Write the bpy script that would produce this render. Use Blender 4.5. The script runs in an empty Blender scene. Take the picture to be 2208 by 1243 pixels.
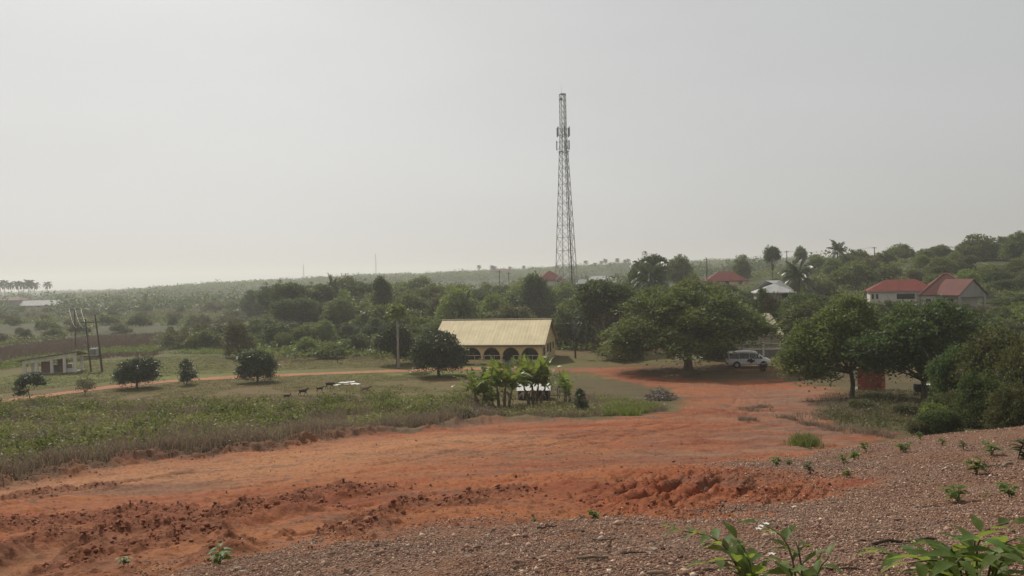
import bpy, bmesh, math, random
import numpy as np
from mathutils import Vector, Matrix, Euler

# ------------------------------------------------------------------ camera
S = bpy.context.scene
COL = S.collection
R = math.radians
FPX = 1733.0                       # focal length in photograph pixels (2208 wide)
CAMZ = 11.3
PITCH = math.atan(19.5 / FPX)
ROLL = R(1.25)
cam_d = bpy.data.cameras.new('camera')
cam = bpy.data.objects.new('camera', cam_d)
COL.objects.link(cam)
CROT = Matrix.Rotation(math.pi / 2 - PITCH, 3, 'X') @ Matrix.Rotation(-ROLL, 3, 'Z')
cam.matrix_world = Matrix.Translation((0, 0, CAMZ)) @ CROT.to_4x4()
cam_d.sensor_width = 36
cam_d.lens = 36 * FPX / 2208
cam_d.clip_start = 0.05
cam_d.clip_end = 12000
S.camera = cam

# ------------------------------------------------------------------ light
SUN_EL, SUN_AZ = R(43), R(-27)      # azimuth from straight ahead, negative = to the left
wd = bpy.data.worlds.new('World')
S.world = wd
wd.use_nodes = True
nt = wd.node_tree
nt.nodes.clear()
sky = nt.nodes.new('ShaderNodeTexSky')
sky.sky_type = 'NISHITA'
sky.sun_disc = False
sky.sun_elevation = SUN_EL
sky.sun_rotation = SUN_AZ
sky.altitude = 0
sky.air_density = 1.0
sky.dust_density = 3.5
sky.ozone_density = 1.0
hs = nt.nodes.new('ShaderNodeHueSaturation')
hs.inputs['Saturation'].default_value = 0.22
bg = nt.nodes.new('ShaderNodeBackground')
bg.inputs['Strength'].default_value = 0.085
SKY_MID, SKY_GAMMA = 8.0, 0.36
hs.inputs['Value'].default_value = SKY_MID * 0.89
wo = nt.nodes.new('ShaderNodeOutputWorld')
# haze-thickened sky: compress the range between the glare round the sun and the far side
mlt = nt.nodes.new('ShaderNodeMix'); mlt.data_type = 'RGBA'; mlt.blend_type = 'MULTIPLY'
mlt.inputs[0].default_value = 1.0; mlt.inputs[7].default_value = (0.955 / SKY_MID, 1.02 / SKY_MID, 1.0 / SKY_MID, 1)      # a faint cool cast
gm = nt.nodes.new('ShaderNodeGamma'); gm.inputs['Gamma'].default_value = SKY_GAMMA
nt.links.new(sky.outputs[0], mlt.inputs[6]); nt.links.new(mlt.outputs[2], gm.inputs['Color'])
# slow unevenness of the dust in the sky
tco = nt.nodes.new('ShaderNodeTexCoord'); skn = nt.nodes.new('ShaderNodeTexNoise'); skm = nt.nodes.new('ShaderNodeMapping')
skm.inputs['Scale'].default_value = (1.0, 1.0, 3.5); skn.inputs['Scale'].default_value = 1.6; skn.inputs['Detail'].default_value = 5
nt.links.new(tco.outputs['Generated'], skm.inputs['Vector']); nt.links.new(skm.outputs[0], skn.inputs['Vector'])
skr = nt.nodes.new('ShaderNodeMapRange'); skr.inputs['From Min'].default_value = 0.3; skr.inputs['From Max'].default_value = 0.7; skr.inputs['To Min'].default_value = 0.955; skr.inputs['To Max'].default_value = 1.045
nt.links.new(skn.outputs['Fac'], skr.inputs['Value'])
skx = nt.nodes.new('ShaderNodeMix'); skx.data_type = 'RGBA'; skx.blend_type = 'MULTIPLY'; skx.inputs[0].default_value = 1.0
nt.links.new(gm.outputs[0], skx.inputs[6]); nt.links.new(skr.outputs[0], skx.inputs[7])
nt.links.new(skx.outputs[2], hs.inputs['Color'])
nt.links.new(hs.outputs[0], bg.inputs['Color'])
nt.links.new(bg.outputs[0], wo.inputs['Surface'])

sl = bpy.data.lights.new('sun', 'SUN')
sl.energy = 3.5
sl.angle = R(0.9)
sl.color = (1.0, 0.93, 0.80)
sun = bpy.data.objects.new('sun', sl)
COL.objects.link(sun)
sdir = Vector((math.sin(SUN_AZ) * math.cos(SUN_EL), math.cos(SUN_AZ) * math.cos(SUN_EL), math.sin(SUN_EL)))
sun.rotation_euler = sdir.to_track_quat('Z', 'Y').to_euler()
sun.location = (0, 0, 60)

S.view_settings.view_transform = 'Standard'
S.view_settings.look = 'None'
S.view_settings.gamma = 1
S.view_settings.use_curve_mapping = False
S.view_settings.exposure = 0.0
S.render.engine = 'CYCLES'
S.cycles.use_denoising = True
S.cycles.max_bounces = 6
S.cycles.diffuse_bounces = 3
S.cycles.glossy_bounces = 2
S.cycles.transmission_bounces = 4
S.cycles.volume_bounces = 1
S.cycles.transparent_max_bounces = 4

HAZE_DENSITY = 0.00045
HAZE_COLOR = (0.94, 0.945, 0.94, 1)
HAZE_ANISO = 0.35

# ------------------------------------------------------------------ helpers
def ray(px, py):
    d = CROT @ Vector(((px - 1104) / FPX, (621.5 - py) / FPX, -1.0))
    return d
def P(px, py, D):
    d = ray(px, py)
    return Vector((0, 0, CAMZ)) + d * (D / d.y)
def project(X, Y, Z):
    """world -> photo pixels (arrays)"""
    M = np.array(CROT)          # columns = camera axes
    p = np.stack([np.asarray(X, float), np.asarray(Y, float), np.asarray(Z, float) - CAMZ], -1)
    c = p @ M
    return 1104 + FPX * c[..., 0] / -c[..., 2], 621.5 - FPX * c[..., 1] / -c[..., 2]

_rs = np.random.RandomState(5)
_TAB = _rs.rand(512, 512)
def vnoise(x, y, seed=0):
    x = np.asarray(x, float) + seed * 37.17; y = np.asarray(y, float) + seed * 91.73
    xi = np.floor(x).astype(np.int64); yi = np.floor(y).astype(np.int64)
    fx = x - xi; fy = y - yi
    fx = fx * fx * (3 - 2 * fx); fy = fy * fy * (3 - 2 * fy)
    a = _TAB[xi & 511, yi & 511]; b = _TAB[(xi + 1) & 511, yi & 511]
    c = _TAB[xi & 511, (yi + 1) & 511]; d = _TAB[(xi + 1) & 511, (yi + 1) & 511]
    return (a * (1 - fx) + b * fx) * (1 - fy) + (c * (1 - fx) + d * fx) * fy - 0.5
def fbm(x, y, oct=4, seed=0, gain=0.5):
    s = 0; a = 1.0; f = 1.0
    for k in range(oct):
        s = s + a * vnoise(x * f, y * f, seed + k * 3); a *= gain; f *= 2.03
    return s
def sstep(a, b, x):
    t = np.clip((np.asarray(x, float) - a) / (b - a), 0, 1)
    return t * t * (3 - 2 * t)

# ------------------------------------------------------------------ terrain height
_ctl = [  # (px, py, distance)
 (0,1243,9),(500,1243,6),(1100,1243,4.6),(1600,1243,4.4),(2208,1243,4.2),(-500,1243,9),(2700,1243,4.2),
 (-500,1130,15),(0,1130,15),(500,1130,12),(1000,1135,7.5),(1500,1128,7.5),(2208,1100,8),(2700,1090,8),
 (-500,1060,26),(0,1060,26),(500,1060,20),(1000,1060,14),(1300,1085,12),(1620,1075,12),(1420,1020,15),(1640,1012,15),(1480,990,25),(1560,985,27),
 (1900,1030,12.5),(2208,925,20),(1900,955,19),(1700,1000,17),(2700,890,21),(2500,905,20.5),
 (500,985,32),(1000,1000,25),(1400,960,33),(1000,940,38),(1800,960,33),(1900,930,41),(1600,900,48),(1300,900,50),
 (0,1000,37),(0,960,48),(0,900,62),(0,870,73),(500,880,66),(1000,900,56),(1000,870,66),(690,845,80),(-400,920,60),
 (1425,862,68),(1838,852,68),(1640,850,72),(250,860,78),(400,930,50),(700,920,54),
]
_cz = []
for (px, py, D) in _ctl:
    p = P(px, py, D); _cz.append((p.x, p.y, p.z))
for th in range(-55, 60, 10):           # the plain and, close in, the mound the camera stands on
    for D in (96, 118, 150):
        _cz.append((D * math.tan(R(th)), D, 0.0))
    _cz.append((2.0 * math.sin(R(th)), 2.0 * math.cos(R(th)), 9.72))
for th in (25, 32, 39, 46):             # hidden far side of the gravel mound
    _cz.append((29 * math.tan(R(th)), 29, 4.6)); _cz.append((42 * math.tan(R(th)), 42, 2.9)); _cz.append((60 * math.tan(R(th)), 60, 1.5))
_cz = np.array(_cz)
def _lp(x, y):
    d = np.hypot(x, y)
    th = np.arctan2(x, y)
    return np.stack([th * 1.3, np.log(np.maximum(d, 2.0))], -1)
_cp = _lp(_cz[:, 0], _cz[:, 1])
def _phi(r2):
    return np.where(r2 > 1e-12, 0.5 * r2 * np.log(np.maximum(r2, 1e-12)), 0)
_n = len(_cp)
_K = _phi(((_cp[:, None] - _cp[None]) ** 2).sum(-1)) + np.eye(_n) * 2e-3
_Pm = np.hstack([np.ones((_n, 1)), _cp])
_A = np.zeros((_n + 3, _n + 3)); _A[:_n, :_n] = _K; _A[:_n, _n:] = _Pm; _A[_n:, :_n] = _Pm.T
_w = np.linalg.solve(_A, np.concatenate([_cz[:, 2], np.zeros(3)]))
def _tps(x, y):
    q = _lp(x, y)
    sh = q.shape[:-1]; q = q.reshape(-1, 2)
    out = np.empty(len(q))
    for i in range(0, len(q), 60000):
        s = q[i:i + 60000]
        r2 = ((s[:, None] - _cp[None]) ** 2).sum(-1)
        out[i:i + 60000] = _phi(r2) @ _w[:_n] + _w[_n] + s @ _w[_n + 1:]
    return out.reshape(sh)
def zbase(x, y):
    x = np.asarray(x, float); y = np.asarray(y, float)
    d = np.hypot(x, y); th = np.arctan2(x, y)
    lim = R(52)
    thc = np.clip(th, -lim, lim)
    wback = sstep(R(52), R(130), np.abs(th))
    dn = np.minimum(d, 130)
    near = _tps(dn * np.sin(thc), dn * np.cos(thc))
    avg = np.interp(d, [0, 5, 10, 20, 40, 70, 100], [9.7, 9.5, 8.8, 7, 3.5, 1, 0])
    near = near * (1 - wback) + avg * wback
    near = np.where(d < 130, near, 0) * (1 - sstep(88, 112, d))
    hr = 14.0 * sstep(-15, 135, x) * sstep(70, 235, y)
    hr = hr * (1 - 0.55 * sstep(300, 600, y))
    amp = np.interp(x * np.clip(800 / np.maximum(y, 300), 0.5, 1.3), [-800, -420, -300, -150, 60, 200, 700], [0, 0, 6, 10, 13, 15, 15])
    rg = 1.28 * amp * sstep(430, 860, y) * (1 - sstep(1300, 1900, y))
    far = np.maximum(hr, rg) + 0.25 * np.minimum(hr, rg)
    und = fbm(x / 45.0, y / 45.0, 2, 7) * 1.6 * sstep(125, 220, d)
    return near + far + und
def G(px, py, dmin=2.5):
    """ground point seen at a photograph pixel"""
    d = ray(px, py)
    t = np.geomspace(dmin, 3500, 4000)
    x = d.x / d.y * t; z = CAMZ + d.z / d.y * t
    g = zbase(x, t)
    k = np.nonzero(z < g)[0]
    k = k[0] if len(k) else len(t) - 1
    return Vector((x[k], t[k], g[k]))
def GD(px, D):
    """ground point under a photograph column at a distance"""
    d = ray(px, 640)
    x = d.x / d.y * D
    return Vector((x, D, float(zbase(x, D))))
def ZG(x, y): return float(zbase(x, y))

def poly_sd(X, Y, poly):
    """signed distance to polygon, positive inside"""
    pts = np.array(poly, float); n = len(pts)
    best = np.full(X.shape, 1e18); ins = np.zeros(X.shape, bool)
    for i in range(n):
        ax, ay = pts[i]; bx, by = pts[(i + 1) % n]
        ex, ey = bx - ax, by - ay
        L = ex * ex + ey * ey + 1e-12
        t = np.clip(((X - ax) * ex + (Y - ay) * ey) / L, 0, 1)
        best = np.minimum(best, (X - ax - t * ex) ** 2 + (Y - ay - t * ey) ** 2)
        c = (ay > Y) != (by > Y)
        with np.errstate(divide='ignore', invalid='ignore'):
            xi = (bx - ax) * (Y - ay) / (by - ay + 1e-15) + ax
        ins ^= c & (X < xi)
    d = np.sqrt(best)
    return np.where(ins, d, -d)
def line_d(X, Y, pts):
    """distance to a polyline, and signed side"""
    best = np.full(X.shape, 1e18); tt = np.zeros(X.shape); side = np.zeros(X.shape)
    acc = 0
    for (ax, ay), (bx, by) in zip(pts[:-1], pts[1:]):
        ex, ey = bx - ax, by - ay
        L = math.hypot(ex, ey) + 1e-9
        t = np.clip(((X - ax) * ex + (Y - ay) * ey) / (L * L), 0, 1)
        d2 = (X - ax - t * ex) ** 2 + (Y - ay - t * ey) ** 2
        m = d2 < best
        best = np.where(m, d2, best)
        tt = np.where(m, acc + t * L, tt)
        side = np.where(m, np.sign(ex * (Y - ay) - ey * (X - ax)), side)
        acc += L
    return np.sqrt(best), tt / acc, side
def g2(px, py):
    p = G(px, py); return (p.x, p.y)

# ------------------------------------------------------------------ materials
def newmat(name):
    m = bpy.data.materials.new(name); m.use_nodes = True
    t = m.node_tree; t.nodes.clear()
    o = t.nodes.new('ShaderNodeOutputMaterial')
    return m, t, o
def N(t, typ, **kw):
    n = t.nodes.new(typ)
    for k, v in kw.items():
        if k.startswith('i_'):
            n.inputs[k[2:].replace('_', ' ')].default_value = v
        else: setattr(n, k, v)
    return n
def mixc(t, fac, a, b, blend='MIX'):
    n = t.nodes.new('ShaderNodeMix'); n.data_type = 'RGBA'; n.blend_type = blend
    for s, v in ((n.inputs[0], fac), (n.inputs[6], a), (n.inputs[7], b)):
        if isinstance(v, bpy.types.NodeSocket): t.links.new(v, s)
        elif isinstance(v, (tuple, list)): s.default_value = (*v[:3], 1)
        else: s.default_value = v
    return n.outputs[2]
def math_(t, op, a, b=0.0, clamp=False):
    n = t.nodes.new('ShaderNodeMath'); n.operation = op; n.use_clamp = clamp
    for s, v in ((n.inputs[0], a), (n.inputs[1], b)):
        if isinstance(v, bpy.types.NodeSocket): t.links.new(v, s)
        else: s.default_value = v
    return n.outputs[0]
def ramp(t, fac, stops):
    n = t.nodes.new('ShaderNodeValToRGB')
    e = n.color_ramp.elements
    while len(e) < len(stops): e.new(0.5)
    for el, (p, c) in zip(e, stops):
        el.position = p; el.color = (*c[:3], 1) if isinstance(c, (tuple, list)) else (c, c, c, 1)
    t.links.new(fac, n.inputs[0])
    return n.outputs[0]
def noise(t, scale, detail=4, rough=0.55, vec=None, dist=0.0):
    n = N(t, 'ShaderNodeTexNoise', i_Scale=scale, i_Detail=detail, i_Roughness=rough, i_Distortion=dist)
    if vec is not None: t.links.new(vec, n.inputs['Vector'])
    return n.outputs['Fac']
def objco(t): return t.nodes.new('ShaderNodeTexCoord').outputs['Object']
def geopos(t): return t.nodes.new('ShaderNodeNewGeometry').outputs['Position']

def pmat(name, col, rough=0.7, var=0.15, scale=3.0, metal=0.0, col2=None, bump=0.0, bscale=20.0, spec=0.3, streak=False):
    m, t, o = newmat(name)
    b = N(t, 'ShaderNodeBsdfPrincipled')
    co = objco(t)
    if streak:
        mp = N(t, 'ShaderNodeMapping'); mp.inputs['Scale'].default_value = (1, 1, 0.15)
        t.links.new(co, mp.inputs['Vector']); vv = mp.outputs[0]
    else: vv = co
    f = noise(t, scale, 5, 0.6, vv)
    f = ramp(t, f, [(0.3, 0.0), (0.7, 1.0)])
    c2 = col2 or tuple(max(0, c * (1 - var * 2)) for c in col)
    c = mixc(t, f, c2, col)
    t.links.new(c, b.inputs['Base Color'])
    b.inputs['Roughness'].default_value = rough
    b.inputs['Metallic'].default_value = metal
    b.inputs['Specular IOR Level'].default_value = spec
    if bump:
        bn = N(t, 'ShaderNodeBump', i_Strength=bump, i_Distance=0.02)
        t.links.new(noise(t, bscale, 4, 0.6, co), bn.inputs['Height'])
        t.links.new(bn.outputs[0], b.inputs['Normal'])
    t.links.new(b.outputs[0], o.inputs['Surface'])
    return m
def leafmat(name, stops, trans=(0.12, 0.16, 0.03), tf=0.3, rough=0.55, objvar=0.35, spec=0.25):
    """foliage: each leaf takes its own tone, each plant its own tint"""
    m, t, o = newmat(name)
    g = t.nodes.new('ShaderNodeNewGeometry')
    oi = t.nodes.new('ShaderNodeObjectInfo')
    ta = N(t, 'ShaderNodeAttribute', attribute_name='tone')
    fac = math_(t, 'ADD', math_(t, 'MULTIPLY', ta.outputs['Fac'], 0.62), math_(t, 'MULTIPLY', g.outputs['Random Per Island'], 0.40))
    c = ramp(t, fac, stops)
    v = math_(t, 'MULTIPLY_ADD', oi.outputs['Random'], objvar * 2)
    v.node.inputs[2].default_value = 1 - objvar
    h = N(t, 'ShaderNodeHueSaturation'); h.inputs['Saturation'].default_value = 1.0
    t.links.new(c, h.inputs['Color']); t.links.new(v, h.inputs['Value'])
    hv = math_(t, 'MULTIPLY_ADD', oi.outputs['Random'], 0.03); hv.node.inputs[2].default_value = 0.485
    t.links.new(hv, h.inputs['Hue'])
    b = N(t, 'ShaderNodeBsdfPrincipled'); b.inputs['Roughness'].default_value = rough
    b.inputs['Specular IOR Level'].default_value = spec
    t.links.new(h.outputs[0], b.inputs['Base Color'])
    tr = N(t, 'ShaderNodeBsdfTranslucent')
    tc = mixc(t, 0.6, h.outputs[0], trans)
    t.links.new(tc, tr.inputs['Color'])
    mx = N(t, 'ShaderNodeMixShader'); mx.inputs[0].default_value = tf
    t.links.new(b.outputs[0], mx.inputs[1]); t.links.new(tr.outputs[0], mx.inputs[2])
    t.links.new(mx.outputs[0], o.inputs['Surface'])
    return m

# ------------------------------------------------------------------ object helpers
def tag(o, label=None, cat=None, group=None, kind=None):
    if label: o['label'] = label
    if cat: o['category'] = cat
    if group: o['group'] = group
    if kind: o['kind'] = kind
    return o
def thing(name, label, cat, loc=(0, 0, 0), rz=0.0, group=None, sc=1.0):
    o = bpy.data.objects.new(name, None); COL.objects.link(o)
    o.location = loc; o.rotation_euler = (0, 0, rz); o.scale = (sc, sc, sc)
    o.empty_display_size = 0.3
    return tag(o, label, cat, group)
def copy_tree(o, parent=None):
    c = o.copy(); COL.objects.link(c); c.parent = parent
    for ch in list(o.children): copy_tree(ch, c)
    return c
def npmesh(name, V, F, mat, parent=None, smooth=False, k=None, tone=None):
    """mesh from arrays: V (n,3), F (m,k)"""
    V = np.asarray(V, np.float32); F = np.asarray(F, np.int32); k = F.shape[1]
    me = bpy.data.meshes.new(name)
    me.vertices.add(len(V)); me.vertices.foreach_set('co', V.ravel())
    me.loops.add(F.size); me.loops.foreach_set('vertex_index', F.ravel())
    me.polygons.add(len(F)); me.polygons.foreach_set('loop_start', np.arange(0, F.size, k, dtype=np.int32))
    me.polygons.foreach_set('loop_total', np.full(len(F), k, np.int32))
    if smooth: me.polygons.foreach_set('use_smooth', np.ones(len(F), bool))
    me.update(calc_edges=True)
    if mat: me.materials.append(mat)
    if mat and mat.name.startswith('leaf_'):       # tone of each spray of leaves
        if tone is None: tone = np.random.RandomState(len(V) % 9973).rand(len(F))
        at = me.attributes.new('tone', 'FLOAT', 'FACE'); at.data.foreach_set('value', np.asarray(tone, np.float32))
    o = bpy.data.objects.new(name, me); COL.objects.link(o)
    if parent: o.parent = parent
    return o
class MB:
    def __init__(s): s.v = []; s.f = []
    def add(s, vs, fs):
        b = len(s.v); s.v += [tuple(v) for v in vs]; s.f += [tuple(i + b for i in f) for f in fs]; return s
    def box(s, x0, x1, y0, y1, z0, z1):
        return s.add([(x0,y0,z0),(x1,y0,z0),(x1,y1,z0),(x0,y1,z0),(x0,y0,z1),(x1,y0,z1),(x1,y1,z1),(x0,y1,z1)],
                     [(0,3,2,1),(4,5,6,7),(0,1,5,4),(1,2,6,5),(2,3,7,6),(3,0,4,7)])
    def cbox(s, c, sx, sy, sz): return s.box(c[0]-sx/2, c[0]+sx/2, c[1]-sy/2, c[1]+sy/2, c[2]-sz/2, c[2]+sz/2)
    def bar(s, a, b, w, h=None):
        a = Vector(a); b = Vector(b); h = h or w
        d = (b - a).normalized()
        u = d.cross(Vector((0, 0, 1)))
        if u.length < 1e-4: u = Vector((1, 0, 0))
        u.normalize(); v = u.cross(d)
        vs = [p + u * sx * w / 2 + v * sy * h / 2 for p in (a, b) for sx, sy in ((-1,-1),(1,-1),(1,1),(-1,1))]
        return s.add(vs, [(3,2,1,0),(4,5,6,7),(0,1,5,4),(1,2,6,5),(2,3,7,6),(3,0,4,7)])
    def tube(s, pts, rad, n=6, cap=True):
        pts = [Vector(p) for p in pts]
        if not isinstance(rad, (list, tuple)): rad = [rad] * len(pts)
        vs = []; prev = None
        for i, p in enumerate(pts):
            d = (pts[min(i + 1, len(pts) - 1)] - pts[max(i - 1, 0)])
            d = d.normalized() if d.length > 1e-9 else Vector((0, 0, 1))
            if prev is None:
                u = d.orthogonal().normalized()
            else:
                u = prev - d * prev.dot(d); u = u.normalized() if u.length > 1e-6 else d.orthogonal().normalized()
            prev = u; w = d.cross(u)
            for k in range(n):
                a = 2 * math.pi * k / n
                vs.append(p + (u * math.cos(a) + w * math.sin(a)) * rad[i])
        fs = [(i*n+k, i*n+(k+1) % n, (i+1)*n+(k+1) % n, (i+1)*n+k) for i in range(len(pts)-1) for k in range(n)]
        if cap: fs += [tuple(reversed(range(n))), tuple(range((len(pts)-1)*n, len(pts)*n))]
        return s.add(vs, fs)
    def prism(s, poly, a0, a1, axis='y'):
        """extrude a 2-D outline: axis y -> outline is (x,z); axis x -> (y,z); axis z -> (x,y)"""
        def mk(p, a): return {'y': (p[0], a, p[1]), 'x': (a, p[0], p[1]), 'z': (p[0], p[1], a)}[axis]
        n = len(poly)
        vs = [mk(p, a0) for p in poly] + [mk(p, a1) for p in poly]
        fs = [tuple(range(n)), tuple(reversed(range(n, 2*n)))] + [(i, i+n, (i+1) % n + n, (i+1) % n) for i in range(n)]
        return s.add(vs, fs)
    def build(s, name, mat, parent=None, smooth=False, bevel=0.0):
        me = bpy.data.meshes.new(name)
        me.from_pydata(s.v, [], s.f)
        bm = bmesh.new(); bm.from_mesh(me)
        bmesh.ops.recalc_face_normals(bm, faces=bm.faces)
        if bevel:
            bmesh.ops.bevel(bm, geom=[e for e in bm.edges if len(e.link_faces) == 2 and e.calc_face_angle(0) > 0.6],
                            offset=bevel, segments=2, affect='EDGES', clamp_overlap=True)
        bm.to_mesh(me); bm.free()
        if smooth:
            me.polygons.foreach_set('use_smooth', [True] * len(me.polygons))
        if mat: me.materials.append(mat)
        o = bpy.data.objects.new(name, me); COL.objects.link(o)
        if parent: o.parent = parent
        return o
def rot_frames(n, rng, tilt_bias=None):
    """random orthonormal (u, v) pairs"""
    u = rng.normal(size=(n, 3)); u /= np.linalg.norm(u, axis=1, keepdims=True)
    w = rng.normal(size=(n, 3))
    v = np.cross(u, w); v /= np.linalg.norm(v, axis=1, keepdims=True)
    return u, v
def leaves_mesh(C, size, rng, flat=0.0, aspect=0.55, out=None):
    """diamond-shaped bent leaves around centres C; flat 0..1 pulls them level, out = outward vectors they follow"""
    n = len(C)
    u, _ = rot_frames(n, rng)
    if out is not None:
        u = u * 0.8 + out * 0.7
    u[:, 2] *= (1 - flat)
    u /= np.linalg.norm(u, axis=1, keepdims=True) + 1e-9
    w = rng.normal(size=(n, 3)) * (1 - flat * 0.8); w[:, 2] += flat * 1.2
    v = np.cross(u, w); v /= np.linalg.norm(v, axis=1, keepdims=True) + 1e-9
    nn = np.cross(u, v)
    s = (size * (0.6 + 0.8 * rng.rand(n)))[:, None]
    a = C - u * s * 0.5
    b = C + v * s * aspect * 0.5 + nn * s * 0.10
    c = C + u * s * 0.5 - nn * s * 0.08
    d = C - v * s * aspect * 0.5 + nn * s * 0.10
    V = np.stack([a, b, c, d], 1).reshape(-1, 3)
    F = np.arange(4 * n).reshape(n, 4)
    return V, F

# ------------------------------------------------------------------ ground zones (world outlines)
def wpoly(pts): return [(g2(*p) if len(p) == 2 else (lambda q: (q.x, q.y))(GD(p[0], p[2]))) for p in pts]
GRAVEL = wpoly([(-300,1600),(200,1420),(380,1262),(520,1208),(700,1188),(850,1152),(950,1130),(1200,1140),(1450,1127),(1640,1104),(1815,1070),
                (1850,1035),(1760,1018),(1640,1010),(1600,0,17.5),(1700,0,18.5),(1900,0,21),(2300,0,23.5),(2900,0,24),(3300,1600),(1100,2500)])
LOT = wpoly([(-700,1250),(-500,1130),(-200,1085),(0,1050),(110,1030),(250,1003),(400,988),(500,980),(600,968),(700,950),(800,938),(900,932),(1000,918),(1060,912),
             (1200,908),(1300,905),(1430,893),(1470,880),(1480,862),(1440,838),(1380,828),(1320,815),(1250,803),(1200,800),(1120,801),(1120,791),(1180,784),(1260,783),(1330,786),
             (1400,780),(1500,776),(1570,776),(1690,782),(1690,795),(1700,812),(1680,824),(1800,836),(1815,856),(1760,872),(1770,895),(1800,912),(1850,928),(1930,936),
             (1900,0,30),(2200,0,30),(2600,0,20),(2600,1500),(-700,1600)])
SHADETURF = wpoly([(1340,800),(1430,787),(1560,790),(1700,800),(1690,815),(1560,825),(1430,815)])
GREYSTRIP = [g2(*p) for p in [(-300,1095),(-100,1066),(0,1050),(110,1030),(250,1003),(400,988),(500,980),(600,968),(700,950),(800,938),(900,932),(1000,918),(1060,912),(1200,908)]]
FIELD = wpoly([(-200,1070),(0,1040),(110,1022),(250,997),(400,983),(500,975),(600,962),(700,945),(800,932),(900,926),(1000,912),(1060,905),(1060,880),(1000,868),
               (900,868),(700,872),(600,874),(400,874),(280,878),(120,873),(0,880),(-250,900)])
FIELD2 = wpoly([(1060,905),(1200,903),(1300,900),(1430,889),(1440,880),(1380,870),(1300,858),(1240,856),(1180,880),(1060,885)])
UNDER = wpoly([(1770,888),(1780,862),(1820,848),(2000,845),(2020,880),(2000,930),(1930,938),(1800,915),(1720,900)])
LANES = [[g2(*p) for p in L] for L in (
    [(-60,1255),(0,1232),(150,1190),(280,1146),(380,1122)], [(300,1243),(420,1195),(560,1135),(700,1103),(820,1088)], [(540,1200),(660,1150),(770,1115),(860,1080)])]
PILES = [([g2(*p) for p in L], w, h) for L, w, h in (
    ([(-60,1150),(0,1140),(180,1128),(330,1112),(450,1098)], 1.25, 0.18),
    ([(60,1222),(250,1172),(420,1145),(560,1112),(640,1084),(720,1071),(805,1074)], 0.85, 0.30),
    ([(590,1128),(680,1106),(790,1098)], 0.35, 0.16),
    ([(690,1172),(780,1140),(860,1108),(915,1085)], 0.22, 0.18),
    ([(250,1243),(340,1226),(430,1202),(560,1170)], 0.4, 0.16), ([(-80,1225),(60,1190),(160,1160)], 0.7, 0.12), ([(940,1100),(1040,1075),(1150,1060)], 0.5, 0.08), ([(100,1243),(250,1205),(400,1165),(520,1135)], 0.55, 0.14),
    ([(0,1085),(130,1066),(250,1050)], 0.7, 0.22))]
RUTS = [([g2(*p) for p in L], w, h) for L, w, h in (
    ([(-60,1085),(0,1076),(150,1053),(330,1031),(450,1014)], 0.28, -0.17), ([(-60,1100),(0,1092),(250,1056),(400,1039)], 0.25, -0.14),
    ([(-60,1125),(0,1115),(110,1097),(170,1090)], 0.22, -0.12), ([(700,1130),(790,1103),(862,1082)], 0.10, -0.09), ([(660,1120),(760,1092),(840,1080)], 0.10, -0.08),
    ([(1230,906),(1400,906),(1520,894),(1575,884)], 0.5, -0.16), ([(1480,890),(1560,880),(1590,868)], 0.4, -0.1),
    ([(1345,1077),(1420,1062),(1450,1045),(1467,1030)], 0.13, -0.20), ([(1488,1068),(1530,1046),(1556,1022)], 0.11, -0.18),
    ([(1560,1075),(1620,1050),(1640,1030)], 0.12, -0.14), ([(1400,1048),(1440,1026)], 0.09, -0.10), ([(1330,1060),(1380,1038)], 0.08, -0.08),
    ([(1660,1070),(1720,1045)], 0.1, -0.08), ([(120,1128),(450,1062),(800,1002),(1150,946),(1480,906)], 0.15, -0.07), ([(170,1146),(500,1076),(850,1014),(1200,955),(1525,913)], 0.15, -0.07), ([(600,1040),(950,985),(1300,935),(1560,890),(1590,860),(1530,832),(1420,808)], 0.17, -0.06), ([(640,1056),(1000,998),(1350,945),(1610,895),(1640,862),(1590,830),(1480,806)], 0.17, -0.06),
    ([(560,1166),(640,1150),(720,1140)], 0.09, -0.07))]
BANK = wpoly([(1200,1075),(1300,1040),(1380,1018),(1600,1012),(1750,1020),(1830,1040),(1815,1070),(1640,1103),(1450,1125),(1280,1110)])

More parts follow.
